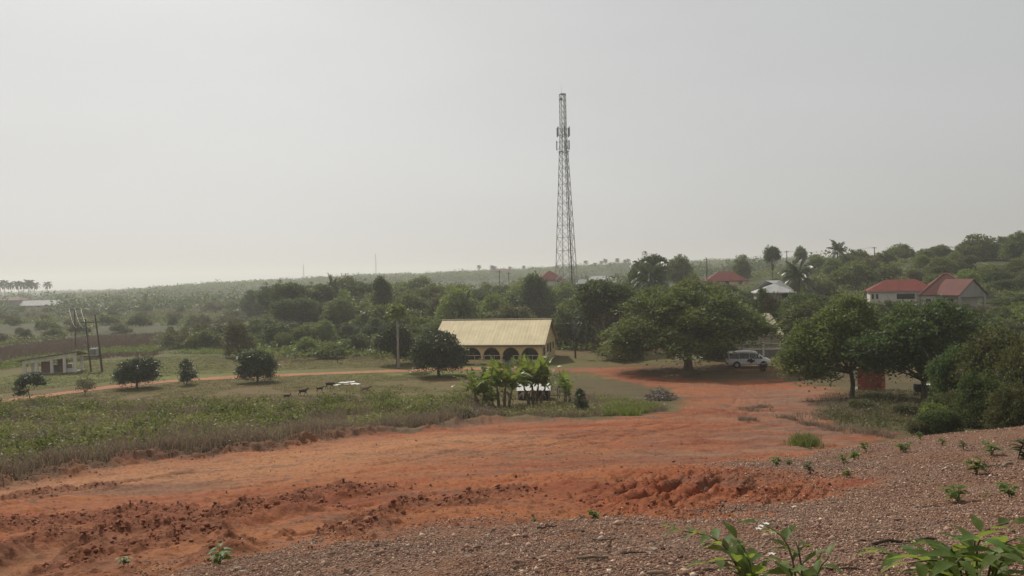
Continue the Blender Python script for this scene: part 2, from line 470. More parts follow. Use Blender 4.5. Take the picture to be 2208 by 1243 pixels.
BROWN = wpoly([(-150,770),(0,752),(120,735),(230,724),(340,722),(345,745),(330,768),(230,772),(150,782),(0,795),(-150,805)])
def ground_fields(X, Y):
    """height detail and zone weights at world points"""
    d = np.hypot(X, Y)
    n1 = fbm(X * 0.9, Y * 0.9, 4, 1); n2 = fbm(X * 3.1, Y * 3.1, 4, 11); n3 = fbm(X * 9, Y * 9, 3, 21)
    grav = sstep(-0.6, 0.5, poly_sd(X, Y, GRAVEL) + n1 * 1.1 + n2 * 0.9)
    lotsd = poly_sd(X, Y, LOT)
    wl = np.clip(d / 45, 0.35, 2.2)
    lot = sstep(-0.5, 0.5, (lotsd + n1 * 1.6 * wl) / wl)
    lot = lot * (1 - 0.8 * sstep(-1.0, 2.0, poly_sd(X, Y, SHADETURF) + n1 * 3.0))  # red fades to dull turf under the big tree, partly painting its shade
    loose = np.zeros_like(X); h = np.zeros_like(X)
    for L, w, hh in PILES:
        dd, t, s = line_d(X, Y, L)
        prof = np.exp(-(dd / w) ** 2) * sstep(0, 0.08, t) * sstep(0, 0.12, 1 - t)
        h = h + prof * hh * 0.62 * (0.9 + 0.45 * n2 + 0.6 * n1)
        loose = np.maximum(loose, prof)
    lane = np.zeros_like(X)
    for L in LANES:
        dd, t, s = line_d(X, Y, L)
        lane = np.maximum(lane, np.exp(-(dd / 0.32) ** 4))
    h = h * (1 - lane * 0.8); loose = loose * (1 - 0.85 * lane)
    h = h - lane * 0.05
    # lumps of broken soil
    lump = np.maximum(0, fbm(X * 4.5, Y * 4.5, 4, 31) + 0.08)
    lump2 = np.maximum(0, fbm(X * 11, Y * 11, 3, 37))
    h = h + loose * (lump * 0.10 + lump2 * 0.10 + np.maximum(0, fbm(X * 24, Y * 24, 2, 39)) * 0.06)
    for L, w, hh in RUTS:
        dd, t, s = line_d(X, Y, L)
        ends = sstep(0, 0.1, t) * sstep(0, 0.15, 1 - t)
        wv = w * (1 + 0.5 * n1 + 0.35 * n2)
        h = h + ends * hh * (np.exp(-(dd / wv) ** 2) - (0.4 if w > 0.18 else 0.12) * np.exp(-((dd - 1.9 * w) / w) ** 2))
    bank = sstep(-0.2, 0.5, poly_sd(X, Y, BANK))
    # rills down the bank run one way
    q = X * 0.46 + Y * 0.89; p = -X * 0.89 + Y * 0.46
    rill = fbm(p * 4.2 + n1 * 0.4, q * 0.30, 2, 41)
    h = h - bank * np.maximum(0, 0.10 - np.abs(rill)) * 0.55 + bank * (n3 * 0.03 + n2 * 0.012)
    # streaks left by the grader along the lot
    q = X * 0.72 + Y * 0.69; p = -X * 0.69 + Y * 0.72
    streak = fbm(p * 1.5, q * 0.10, 3, 51) * 0.08 + fbm(p * 6.0, q * 0.25, 3, 55) * 0.022
    h = h + lot * (1 - grav) * (1 - bank) * streak * (d < 70)
    strip, t, side = line_d(X, Y, GREYSTRIP)
    sp = np.exp(-((strip) / 0.9) ** 2)
    h = h + sp * (0.10 + 0.18 * n1 + 0.10 * n2) * (d < 75)
    # the field stands a little higher than the graded lot: a low cut edge
    sdist = strip * side
    h = h + (0.22 + 0.22 * n1) * sstep(-0.9 + 1.6 * n2, 0.3 + 1.6 * n2, sdist) * np.exp(-np.maximum(sdist, 0) / 9.0) * sstep(0, 0.04, t) * sstep(0, 0.06, 1 - t) * (d < 75)
    bare = lot * (1 - grav)
    h = h + bare * (n1 * 0.10 * np.clip(d / 25, 0.5, 1.5) + n2 * 0.016 + n3 * 0.010 + np.maximum(0, n3 - 0.22) * 0.10)
    h = h + grav * (n1 * 0.07 + n2 * 0.02 + n3 * 0.010 + lump2 * 0.02)
    h = h + (1 - lot) * (1 - grav) * n1 * 0.08
    h = h * (1 - sstep(75, 95, d))
    return h, grav, lot, loose, sp, lane, bank
def ground_h(X, Y):
    X = np.asarray(X, float); Y = np.asarray(Y, float)
    return zbase(X, Y) + ground_fields(X, Y)[0]
def gz(x, y): return float(ground_h(np.array([x]), np.array([y]))[0])

WORN = wpoly([(1330,1000),(1430,955),(1540,900),(1590,862),(1640,846),(1820,840),(1960,940),(1900,0,30),(1600,0,21)])
def ground_material():
    m, t, o = newmat('ground_soil')
    pos = geopos(t)
    at = N(t, 'ShaderNodeAttribute', attribute_name='zone')
    sep = t.nodes.new('ShaderNodeSeparateColor'); t.links.new(at.outputs['Color'], sep.inputs[0])
    grav, lot, loose = sep.outputs[0], sep.outputs[1], sep.outputs[2]
    at2 = N(t, 'ShaderNodeAttribute', attribute_name='cover')
    sep2 = t.nodes.new('ShaderNodeSeparateColor'); t.links.new(at2.outputs['Color'], sep2.inputs[0])
    strip, tan, scrub = sep2.outputs[0], sep2.outputs[1], sep2.outputs[2]
    mp = N(t, 'ShaderNodeMapping'); mp.inputs['Scale'].default_value = (0.28, 1.0, 1.0); mp.inputs['Rotation'].default_value = (0, 0, R(-44))
    t.links.new(pos, mp.inputs['Vector'])
    nL = noise(t, 0.16, 5, 0.62, mp.outputs[0], 0.6)
    nM = noise(t, 0.9, 6, 0.65, mp.outputs[0], 0.3)
    nS = noise(t, 7.0, 6, 0.7, pos)
    nF = noise(t, 45.0, 4, 0.7, pos)
    # laterite
    red = ramp(t, nL, [(0.38, (0.225, 0.060, 0.027)), (0.46, (0.30, 0.083, 0.033)), (0.53, (0.34, 0.112, 0.045)), (0.61, (0.225, 0.10, 0.055))])
    red = mixc(t, ramp(t, nM, [(0.46, 0.0), (0.62, 0.65)]), red, (0.375, 0.150, 0.062))
    red = mixc(t, tan, red, (0.46, 0.222, 0.105))
    red = mixc(t, ramp(t, noise(t, 0.55, 7, 0.72, mp.outputs[0], 0.9), [(0.50, 0.0), (0.60, 0.6)]), red, (0.15, 0.095, 0.07))
    red = mixc(t, math_(t, 'MULTIPLY', ramp(t, nS, [(0.38, 1.0), (0.52, 0.0)]), 0.6), red, (0.13, 0.052, 0.031))
    red = mixc(t, math_(t, 'MULTIPLY', ramp(t, nF, [(0.38, 1.0), (0.54, 0.0)]), 0.4), red, (0.14, 0.07, 0.045))
    wr = N(t, 'ShaderNodeAttribute', attribute_name='worn')
    red = mixc(t, math_(t, 'MULTIPLY', wr.outputs['Fac'], ramp(t, noise(t, 0.45, 6, 0.7, mp.outputs[0], 0.5), [(0.40, 0.25), (0.58, 0.95)])), red, mixc(t, ramp(t, nM, [(0.42, 0.0), (0.6, 1.0)]), (0.155, 0.098, 0.075), (0.24, 0.145, 0.095)))
    red = mixc(t, math_(t, 'MULTIPLY', loose, 0.85), red, mixc(t, ramp(t, nS, [(0.35, 0.0), (0.65, 1.0)]), (0.145, 0.055, 0.032), (0.25, 0.10, 0.055)))
    # gravelly laterite
    gr = ramp(t, nS, [(0.36, (0.20, 0.11, 0.074)), (0.5, (0.30, 0.168, 0.112)), (0.64, (0.39, 0.225, 0.15))])
    gr = mixc(t, ramp(t, nM, [(0.35, 0.0), (0.7, 0.8)]), gr, (0.22, 0.145, 0.105))
    vo = N(t, 'ShaderNodeTexVoronoi', i_Scale=38.0); t.links.new(pos, vo.inputs['Vector'])
    sp_ = t.nodes.new('ShaderNodeSeparateColor'); t.links.new(vo.outputs['Color'], sp_.inputs[0])
    gr = mixc(t, 0.6, gr, ramp(t, sp_.outputs[0], [(0.0, (0.11, 0.066, 0.05)), (0.55, (0.23, 0.142, 0.105)), (0.85, (0.34, 0.22, 0.16)), (1.0, (0.5, 0.36, 0.26))]))
    gr = mixc(t, math_(t, 'MULTIPLY', ramp(t, noise(t, 0.7, 5, 0.6, pos), [(0.46, 0.0), (0.60, 1.0)]), 0.55), gr, (0.27, 0.125, 0.07))
    # turf, worn brown in patches
    gl = noise(t, 0.055, 5, 0.65, mp.outputs[0], 0.5)
    gs = ramp(t, gl, [(0.40, (0.150, 0.100, 0.044)), (0.48, (0.145, 0.110, 0.040)), (0.54, (0.115, 0.120, 0.036)), (0.62, (0.165, 0.175, 0.046))])
    gs = mixc(t, ramp(t, noise(t, 1.2, 6, 0.7, pos), [(0.42, 0.0), (0.62, 0.7)]), gs, (0.075, 0.072, 0.033))
    gs = mixc(t, at2.outputs['Alpha'], gs, ramp(t, nM, [(0.40, (0.070, 0.056, 0.031)), (0.5, (0.105, 0.074, 0.043)), (0.60, (0.080, 0.078, 0.035))]))
    gs = mixc(t, scrub, gs, ramp(t, noise(t, 0.09, 5, 0.65, pos), [(0.3, (0.04, 0.045, 0.02)), (0.55, (0.065, 0.07, 0.03)), (0.75, (0.085, 0.065, 0.04))]))
    gs = mixc(t, math_(t, 'MULTIPLY', strip, 0.9), gs, (0.105, 0.070, 0.046))
    gs = mixc(t, at.outputs['Alpha'], gs, ramp(t, noise(t, 0.5, 6, 0.7, pos), [(0.4, (0.075, 0.052, 0.034)), (0.6, (0.13, 0.095, 0.06))]))
    red = mixc(t, math_(t, 'MULTIPLY', strip, 0.8), red, (0.12, 0.072, 0.046))
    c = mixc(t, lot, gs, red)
    c = mixc(t, grav, c, gr)
    b = N(t, 'ShaderNodeBsdfPrincipled'); b.inputs['Roughness'].default_value = 0.92; b.inputs['Specular IOR Level'].default_value = 0.12
    t.links.new(c, b.inputs['Base Color'])
    hh = mixc(t, grav, nS, vo.outputs['Distance'])
    bn = N(t, 'ShaderNodeBump', i_Strength=0.9, i_Distance=0.06)
    t.links.new(hh, bn.inputs['Height'])
    bn2 = N(t, 'ShaderNodeBump', i_Strength=0.5, i_Distance=0.10); t.links.new(nM, bn2.inputs['Height']); t.links.new(bn.outputs[0], bn2.inputs['Normal'])
    t.links.new(bn2.outputs[0], b.inputs['Normal'])
    t.links.new(b.outputs[0], o.inputs['Surface'])
    return m

def build_ground():
    a = np.concatenate([np.arange(-180, -37.5, 3.0), np.arange(-37.5, 37.5, 0.07), np.arange(37.5, 180, 3.0)])
    a = np.radians(a)
    r = np.concatenate([np.linspace(0.4, 3.6, 14), np.geomspace(3.75, 45, 690), np.geomspace(45.6, 4000, 310)])
    A, RR = np.meshgrid(a, r)
    X = RR * np.sin(A); Y = RR * np.cos(A)
    Z = zbase(X, Y)
    near = RR < 100
    h = np.zeros_like(X); zone = np.zeros(X.shape + (4,), np.float32); cov = np.zeros(X.shape + (4,), np.float32)
    nn = near.any(1).sum()
    hx, grav, lot, loose, sp, lane, bank = ground_fields(X[:nn], Y[:nn])
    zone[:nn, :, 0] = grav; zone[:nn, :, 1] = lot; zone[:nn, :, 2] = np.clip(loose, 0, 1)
    Z[:nn] += hx
    px, py = project(X[:nn], np.maximum(Y[:nn], 0.1), Z[:nn])
    cov[:nn, :, 0] = np.clip(sp, 0, 1)
    tl = [g2(*p) for p in [(200,1040),(560,1010),(800,965),(1000,950)]]
    dd, _, _ = line_d(X[:nn], Y[:nn], tl)
    cov[:nn, :, 1] = np.clip(0.75 * np.exp(-(dd / 5.0) ** 2) + lane * 0.25, 0, 1)
    BROWNSD = sstep(-3, 3, poly_sd(X, Y, BROWN) + 8 * fbm(X / 14, Y / 14, 2, 77)) if True else 0
    zone[:, :, 3] = BROWNSD * (Y > 100) * (Y < 230); cov[:, :, 3] = 0
    dry = sstep(1000, 1300, px) * (Y[:nn] < 100)
    cov[:nn, :, 3] = np.clip(dry * (0.75 + 0.8 * fbm(X[:nn] / 4, Y[:nn] / 4, 3, 71)), 0, 1)
    cov[:, :, 2] = sstep(118, 150, Y) 
    nr, na = X.shape
    i = np.arange(nr - 1)[:, None] * na; j = np.arange(na)[None]
    j2 = (j + 1) % na
    F = np.stack([i + j, i + j2, i + na + j2, i + na + j], -1).reshape(-1, 4)
    V = np.stack([X, Y, Z], -1).reshape(-1, 3)
    # close the small hole under the camera
    V = np.vstack([V, [[0, 0, Z[0].mean()]]])
    F = F[:, ::-1]
    o = npmesh('ground', V, F, ground_material(), smooth=True)
    me = o.data
    for nm, arr in (('zone', zone), ('cover', cov)):
        at = me.attributes.new(nm, 'FLOAT_COLOR', 'POINT')
        full = np.vstack([arr.reshape(-1, 4), [[1, 0, 0, 0]]]).astype(np.float32)
        at.data.foreach_set('color', full.ravel())
    wa = me.attributes.new('worn', 'FLOAT', 'POINT')
    ww = np.zeros(X.shape, np.float32)
    ww[:nn] = sstep(-2.5, 4.0, poly_sd(X[:nn], Y[:nn], WORN) + 4.0 * fbm(X[:nn] / 5, Y[:nn] / 5, 3, 83))
    wa.data.foreach_set('value', np.append(ww.ravel(), 0).astype(np.float32))
    tag(o, kind='structure')
    # middle fan
    fan = npmesh('ground_hub', np.vstack([V[:na], V[-1:]]), np.stack([np.arange(na), (np.arange(na) + 1) % na, np.full(na, na)], -1)[:, ::-1], me.materials[0])
    tag(fan, kind='structure'); fan.name = 'ground_patch'
    fa = fan.data.attributes.new('zone', 'FLOAT_COLOR', 'POINT')
    fa.data.foreach_set('color', np.tile(np.array([1, 0, 0, 0], np.float32), na + 1))
    return o
ground = build_ground()

def strip_mesh(name, pts, half, mat, lift=0.03, step=0.8, seed=3):
    pts = [np.array(p) for p in pts]
    L = [0]
    for p, q in zip(pts[:-1], pts[1:]): L.append(L[-1] + np.linalg.norm(q - p))
    s = np.arange(0, L[-1], step)
    xs = np.interp(s, L, [p[0] for p in pts]); ys = np.interp(s, L, [p[1] for p in pts])
    k = np.ones(15) / 15
    xs = np.convolve(np.pad(xs, 7, 'edge'), k, 'valid'); ys = np.convolve(np.pad(ys, 7, 'edge'), k, 'valid')
    tx = np.gradient(xs); ty = np.gradient(ys); l = np.hypot(tx, ty); nx, ny = -ty / l, tx / l
    cols = np.linspace(-1, 1, 9)
    w = half * (1 + 0.35 * vnoise(s / 3.0, s * 0, seed))[:, None] * cols[None]
    w2 = w + np.where(abs(cols) > 0.9, 1, 0)[None] * (vnoise(s / 0.9, s * 0, seed + 1) * 0.7)[:, None] * np.sign(cols)[None]
    X = xs[:, None] + nx[:, None] * w2; Y = ys[:, None] + ny[:, None] * w2
    Z = ground_h(X, Y) + lift * np.where(abs(cols) > 0.9, 0.2, 1.0)[None] - 0.03 * np.exp(-((abs(cols) - 0.5) / 0.15) ** 2)[None] + 0.02
    n, m = X.shape
    i = np.arange(n - 1)[:, None] * m; j = np.arange(m - 1)[None]
    F = np.stack([i + j, i + j + 1, i + m + j + 1, i + m + j], -1).reshape(-1, 4)[:, ::-1]
    return tag(npmesh(name, np.stack([X, Y, Z], -1).reshape(-1, 3), F, mat, smooth=True), kind='structure')
def path_material():
    m, t, o = newmat('track_dirt'); pos = geopos(t)
    c = ramp(t, noise(t, 0.5, 6, 0.7, pos), [(0.3, (0.27, 0.12, 0.067)), (0.5, (0.35, 0.165, 0.09)), (0.7, (0.38, 0.2, 0.12))])
    c = mixc(t, ramp(t, noise(t, 2.2, 5, 0.7, pos), [(0.5, 0.0), (0.75, 0.6)]), c, (0.22, 0.13, 0.075))
    b = N(t, 'ShaderNodeBsdfPrincipled'); b.inputs['Roughness'].default_value = 0.95; b.inputs['Specular IOR Level'].default_value = 0.1
    t.links.new(c, b.inputs['Base Color'])
    t.links.new(b.outputs[0], o.inputs['Surface']); return m
strip_mesh('dirt_path', [g2(*p) for p in [(-260,903),(-120,884),(0,867),(80,856),(150,846),(230,836),(300,828),(380,821),(450,817),(600,810),(800,803),(900,799),(1000,796),(1100,795),(1180,793)]], 1.45, path_material())

# ------------------------------------------------------------------ vegetation
BARK = pmat('bark', (0.13, 0.10, 0.075), 0.9, 0.25, 6, bump=0.6, bscale=14, streak=True)
BARKPALE = pmat('bark_pale', (0.36, 0.33, 0.28), 0.85, 0.2, 5, bump=0.4, bscale=14, streak=True)
LM = {
 'mango': leafmat('leaf_mango', [(0.0, (0.016, 0.031, 0.016)), (0.55, (0.038, 0.062, 0.028)), (0.9, (0.075, 0.105, 0.048)), (1.0, (0.14, 0.17, 0.08))], tf=0.22, rough=0.46, objvar=0.12, spec=0.36),
 'dark': leafmat('leaf_dark', [(0.0, (0.024, 0.046, 0.017)), (0.6, (0.055, 0.088, 0.030)), (1.0, (0.12, 0.16, 0.058))], trans=(0.16, 0.22, 0.045), tf=0.38, objvar=0.25),
 'mid': leafmat('leaf_mid', [(0.0, (0.038, 0.062, 0.020)), (0.5, (0.082, 0.118, 0.036)), (1.0, (0.165, 0.20, 0.065))], trans=(0.25, 0.28, 0.05), tf=0.4, objvar=0.25),
 'light': leafmat('leaf_light', [(0.0, (0.065, 0.105, 0.028)), (0.5, (0.13, 0.18, 0.046)), (1.0, (0.22, 0.26, 0.075))], trans=(0.28, 0.34, 0.06), tf=0.42, objvar=0.2),
 'olive': leafmat('leaf_olive', [(0.0, (0.05, 0.06, 0.026)), (0.5, (0.10, 0.11, 0.045)), (1.0, (0.18, 0.18, 0.08))], trans=(0.2, 0.2, 0.07), tf=0.35, objvar=0.25),
 'thicket': leafmat('leaf_thicket', [(0.0, (0.028, 0.04, 0.016)), (0.45, (0.06, 0.075, 0.026)), (0.75, (0.12, 0.115, 0.05)), (1.0, (0.24, 0.21, 0.11))], trans=(0.18, 0.2, 0.05), tf=0.35, objvar=0.15),
 'palm': leafmat('leaf_palm', [(0.0, (0.035, 0.055, 0.03)), (0.6, (0.07, 0.095, 0.05)), (1.0, (0.15, 0.16, 0.10))], tf=0.25, rough=0.4, objvar=0.15, spec=0.5),
 'banana': leafmat('leaf_banana', [(0.0, (0.06, 0.10, 0.022)), (0.5, (0.13, 0.185, 0.042)), (1.0, (0.27, 0.30, 0.08))], trans=(0.30, 0.36, 0.05), tf=0.4, rough=0.4, objvar=0.1, spec=0.4),
 'near': leafmat('leaf_near', [(0.0, (0.055, 0.105, 0.026)), (0.55, (0.10, 0.165, 0.04)), (0.93, (0.19, 0.25, 0.06)), (1.0, (0.30, 0.25, 0.09))], trans=(0.40, 0.46, 0.07), tf=0.5, rough=0.5, objvar=0.15, spec=0.22),
 'weed': leafmat('leaf_weed', [(0.0, (0.115, 0.12, 0.05)), (0.5, (0.22, 0.218, 0.088)), (0.85, (0.33, 0.31, 0.135)), (1.0, (0.38, 0.32, 0.18))], trans=(0.3, 0.32, 0.1), tf=0.4, objvar=0.0),
 'dry': leafmat('leaf_dry', [(0.0, (0.13, 0.095, 0.066)), (0.6, (0.23, 0.175, 0.125)), (1.0, (0.38, 0.31, 0.22))], trans=(0.26, 0.2, 0.13), tf=0.3, objvar=0.0),
 'brown': leafmat('leaf_brown', [(0.0, (0.07, 0.05, 0.034)), (0.6, (0.12, 0.088, 0.055)), (1.0, (0.18, 0.145, 0.09))], trans=(0.12, 0.09, 0.06), tf=0.3, objvar=0.0),
 'pale': leafmat('leaf_pale', [(0.0, (0.105, 0.12, 0.038)), (0.5, (0.20, 0.21, 0.066)), (1.0, (0.30, 0.29, 0.105))], trans=(0.3, 0.32, 0.08), tf=0.4, objvar=0.0),
 'lawn': leafmat('leaf_lawn', [(0.0, (0.105, 0.105, 0.036)), (0.5, (0.16, 0.145, 0.05)), (1.0, (0.22, 0.18, 0.075))], tf=0.3, objvar=0.0),
}
def crown_pts(lobes, ncl, lpc, cr, rng, gap=0.0, low=-0.55, shell=0.55):
    """leaf centres in clumps through the volume of ellipsoid lobes"""
    lobes = [(np.array(c, float), np.array(r, float)) for c, r in lobes]
    wts = np.array([(r.prod()) ** 0.66 for _, r in lobes]); wts /= wts.sum()
    C = []; O = []
    seed = rng.randint(1000)
    for k, (c, r) in enumerate(lobes):
        n = max(3, int(ncl * wts[k] * 1.6))
        d = rng.normal(size=(n, 3)); d /= np.linalg.norm(d, axis=1, keepdims=True)
        d = d[d[:, 2] > low + 0.25 * rng.rand(len(d))]
        rad = shell + (1 - shell) * rng.rand(len(d)) ** 0.6
        rad *= 1 + 0.28 * fbm(d[:, 0] * 2.3 + d[:, 2], d[:, 1] * 2.3 - d[:, 2], 2, seed + k)
        p = c + d * r * rad[:, None]
        if gap: 
            keep = fbm(p[:, 0] / cr / 3 + p[:, 2], p[:, 1] / cr / 3 - p[:, 2], 2, seed + 50) > -0.5 + gap
            p = p[keep]; d = d[keep]
        C.append(p); O.append(d)
    C = np.vstack(C); O = np.vstack(O)
    n = len(C)
    off = rng.normal(size=(n, lpc, 3)) * (cr * (0.55 + 0.8 * rng.rand(n, 1, 1))) * np.array([1, 1, 0.38])
    off[..., 2] -= (off[..., 0] ** 2 + off[..., 1] ** 2) / cr * 0.2     # each clump droops at its rim
    L = (C[:, None] + off).reshape(-1, 3)
    tn = np.clip(0.5 + 0.27 * rng.normal(size=n), 0, 1)
    return L, np.repeat(O, lpc, 0), np.repeat(tn, lpc)
def trunk_mesh(mb, base, h, r, targets, rng, lean=(0, 0), n=7):
    top = Vector((base[0] + lean[0], base[1] + lean[1], base[2] + h))
    b = Vector(base)
    mid = b.lerp(top, 0.5) + Vector((rng.normal() * r * 0.5, rng.normal() * r * 0.5, 0))
    mb.tube([b - Vector((0, 0, 0.25)), b + Vector((0, 0, 0.02 * h)), b.lerp(mid, 0.4), mid, top], [r * 1.6, r * 1.3, r * 1.02, r * 0.9, r * 0.8], n)
    for t in targets:
        t = Vector(t)
        q = top.lerp(t, 0.5) + Vector((rng.normal(), rng.normal(), rng.normal() * 0.5)) * (t - top).length * 0.12
        rr = r * (0.35 + 0.25 * rng.rand())
        mb.tube([top - Vector((0, 0, h * 0.08)), top.lerp(q, 0.5), q, t], [rr, rr * 0.8, rr * 0.55, rr * 0.18], 5)
        for k in range(2):
            e = t + Vector((rng.normal(), rng.normal(), rng.normal() * 0.6)) * (t - top).length * 0.35
            mb.tube([q, q.lerp(e, 0.5), e], [rr * 0.4, rr * 0.28, rr * 0.08], 4)
def auto_lobes(W, H, z0, n, rng, shape='round'):
    L = []
    hc = H - z0
    if shape == 'round':
        L.append(((0, 0, z0 + hc * 0.52), (W * 0.36, W * 0.36, hc * 0.44)))
    elif shape == 'cone':
        L.append(((0, 0, z0 + hc * 0.45), (W * 0.30, W * 0.30, hc * 0.5)))
    elif shape == 'flat':
        L.append(((0, 0, z0 + hc * 0.6), (W * 0.34, W * 0.34, hc * 0.3)))
    for k in range(n):
        a = 2 * math.pi * (k + rng.rand() * 0.7) / n
        u = rng.rand()
        zz = z0 + hc * (0.14 + 0.68 * u)
        if shape == 'cone': rr = W * 0.30 * (1.05 - u * 0.8)
        elif shape == 'flat': rr = W * 0.32; zz = z0 + hc * (0.5 + 0.3 * rng.rand())
        else: rr = W * 0.31 * (1.1 - 0.45 * u)
        s = W * (0.14 + 0.09 * rng.rand())
        L.append(((rr * math.cos(a), rr * math.sin(a), zz), (s, s, min(s * 0.8, hc * 0.3))))
    return L
def make_tree(name, H, W, th, tr, mat, seed, nl=9, ncl=300, lpc=14, cr=0.4, leaf=0.32, aspect=0.5, shape='round', gap=0.12, low=-0.55, flat=0.25, bark=None, lean=(0, 0), z0=None, lobes=None, shell=0.55):
    rng = np.random.RandomState(seed)
    root = thing(name, None, None)
    L = lobes or auto_lobes(W, H, th if z0 is None else z0, nl, rng, shape)
    mb = MB()
    trunk_mesh(mb, (0, 0, 0), th * 1.05, tr, [c for c, r in L[1:]] if len(L) > 1 else [L[0][0]], rng, lean)
    mb.build('trunk', bark or BARK, root, smooth=True)
    C, O, TN = crown_pts(L, ncl, lpc, cr, rng, gap, low, shell)
    V, F = leaves_mesh(C, leaf, rng, flat, aspect, O)
    npmesh('crown', V, F, LM[mat], root, tone=TN)
    root['h0'] = H; root['w0'] = W
    return root
def frond(V, F, base, az, el0, length, droop, rng, nleaf=26, lw=0.07, ll=0.75, spread=0.9):
    """one arched palm frond: a midrib and two rows of leaflets"""
    pts = []; p = np.array(base, float); el = el0
    st = length / 12
    for i in range(13):
        pts.append(p.copy())
        p = p + st * np.array([math.cos(az) * math.cos(el), math.sin(az) * math.cos(el), math.sin(el)])
        el -= droop / 12 * (0.6 + i / 9)
    pts = np.array(pts)
    side = np.array([-math.sin(az), math.cos(az), 0])
    def quad(a, b, c, d):
        k = len(V); V.extend([a, b, c, d]); F.append((k, k + 1, k + 2, k + 3))
    for i in range(12):
        w = 0.05 * (1 - i / 13)
        quad(pts[i] - side * w, pts[i] + side * w, pts[i + 1] + side * w * 0.9, pts[i + 1] - side * w * 0.9)
    for i in range(nleaf):
        t = 0.15 + 0.85 * i / nleaf
        x = t * 12; k = min(int(x), 11); f = x - k
        o = pts[k] * (1 - f) + pts[k + 1] * f
        tang = (pts[k + 1] - pts[k]); tang /= np.linalg.norm(tang)
        L = ll * math.sin(math.pi * min(1, 0.15 + 0.8 * t)) * (0.8 + 0.4 * rng.rand())
        for s in (-1, 1):
            d = side * s * spread + tang * 0.55 + np.array([0, 0, -0.45 - 0.3 * rng.rand()])
            d /= np.linalg.norm(d)
            w = tang * lw
            quad(o - w, o + w, o + d * L * 0.6 + w * 0.8 + np.array([0, 0, .03]), o + d * L)
def make_palm(name, H, nf, fl, seed, mat='palm', tr=0.16, lean=0.4, ll=0.75, lw=0.07, droop=1.7, el_lo=-0.5):
    rng = np.random.RandomState(seed)
    root = thing(name, None, None)
    mb = MB()
    mb.tube([(0, 0, -0.2), (lean * 0.15, 0, H * 0.3), (lean * 0.5, 0, H * 0.65), (lean, 0, H)], [tr * 1.5, tr * 1.05, tr * 0.9, tr * 0.85], 8)
    mb.build('trunk', BARK if tr > 0.2 else BARKPALE, root, smooth=True)
    V = []; F = []
    for k in range(nf):
        az = k * 2.399 + rng.normal() * 0.2
        el = 1.35 - (1.35 - el_lo) * (k / nf) + rng.normal() * 0.1
        frond(V, F, (lean, 0, H), az, el, fl * (0.85 + 0.3 * rng.rand()), droop * (0.8 + 0.4 * rng.rand()), rng, ll=ll, lw=lw)
    npmesh('crown', np.array(V), np.array(F), LM[mat], root)
    root['h0'] = H + fl * 0.6; root['w0'] = fl * 1.8
    return root
PROTO = {}
USED = set()
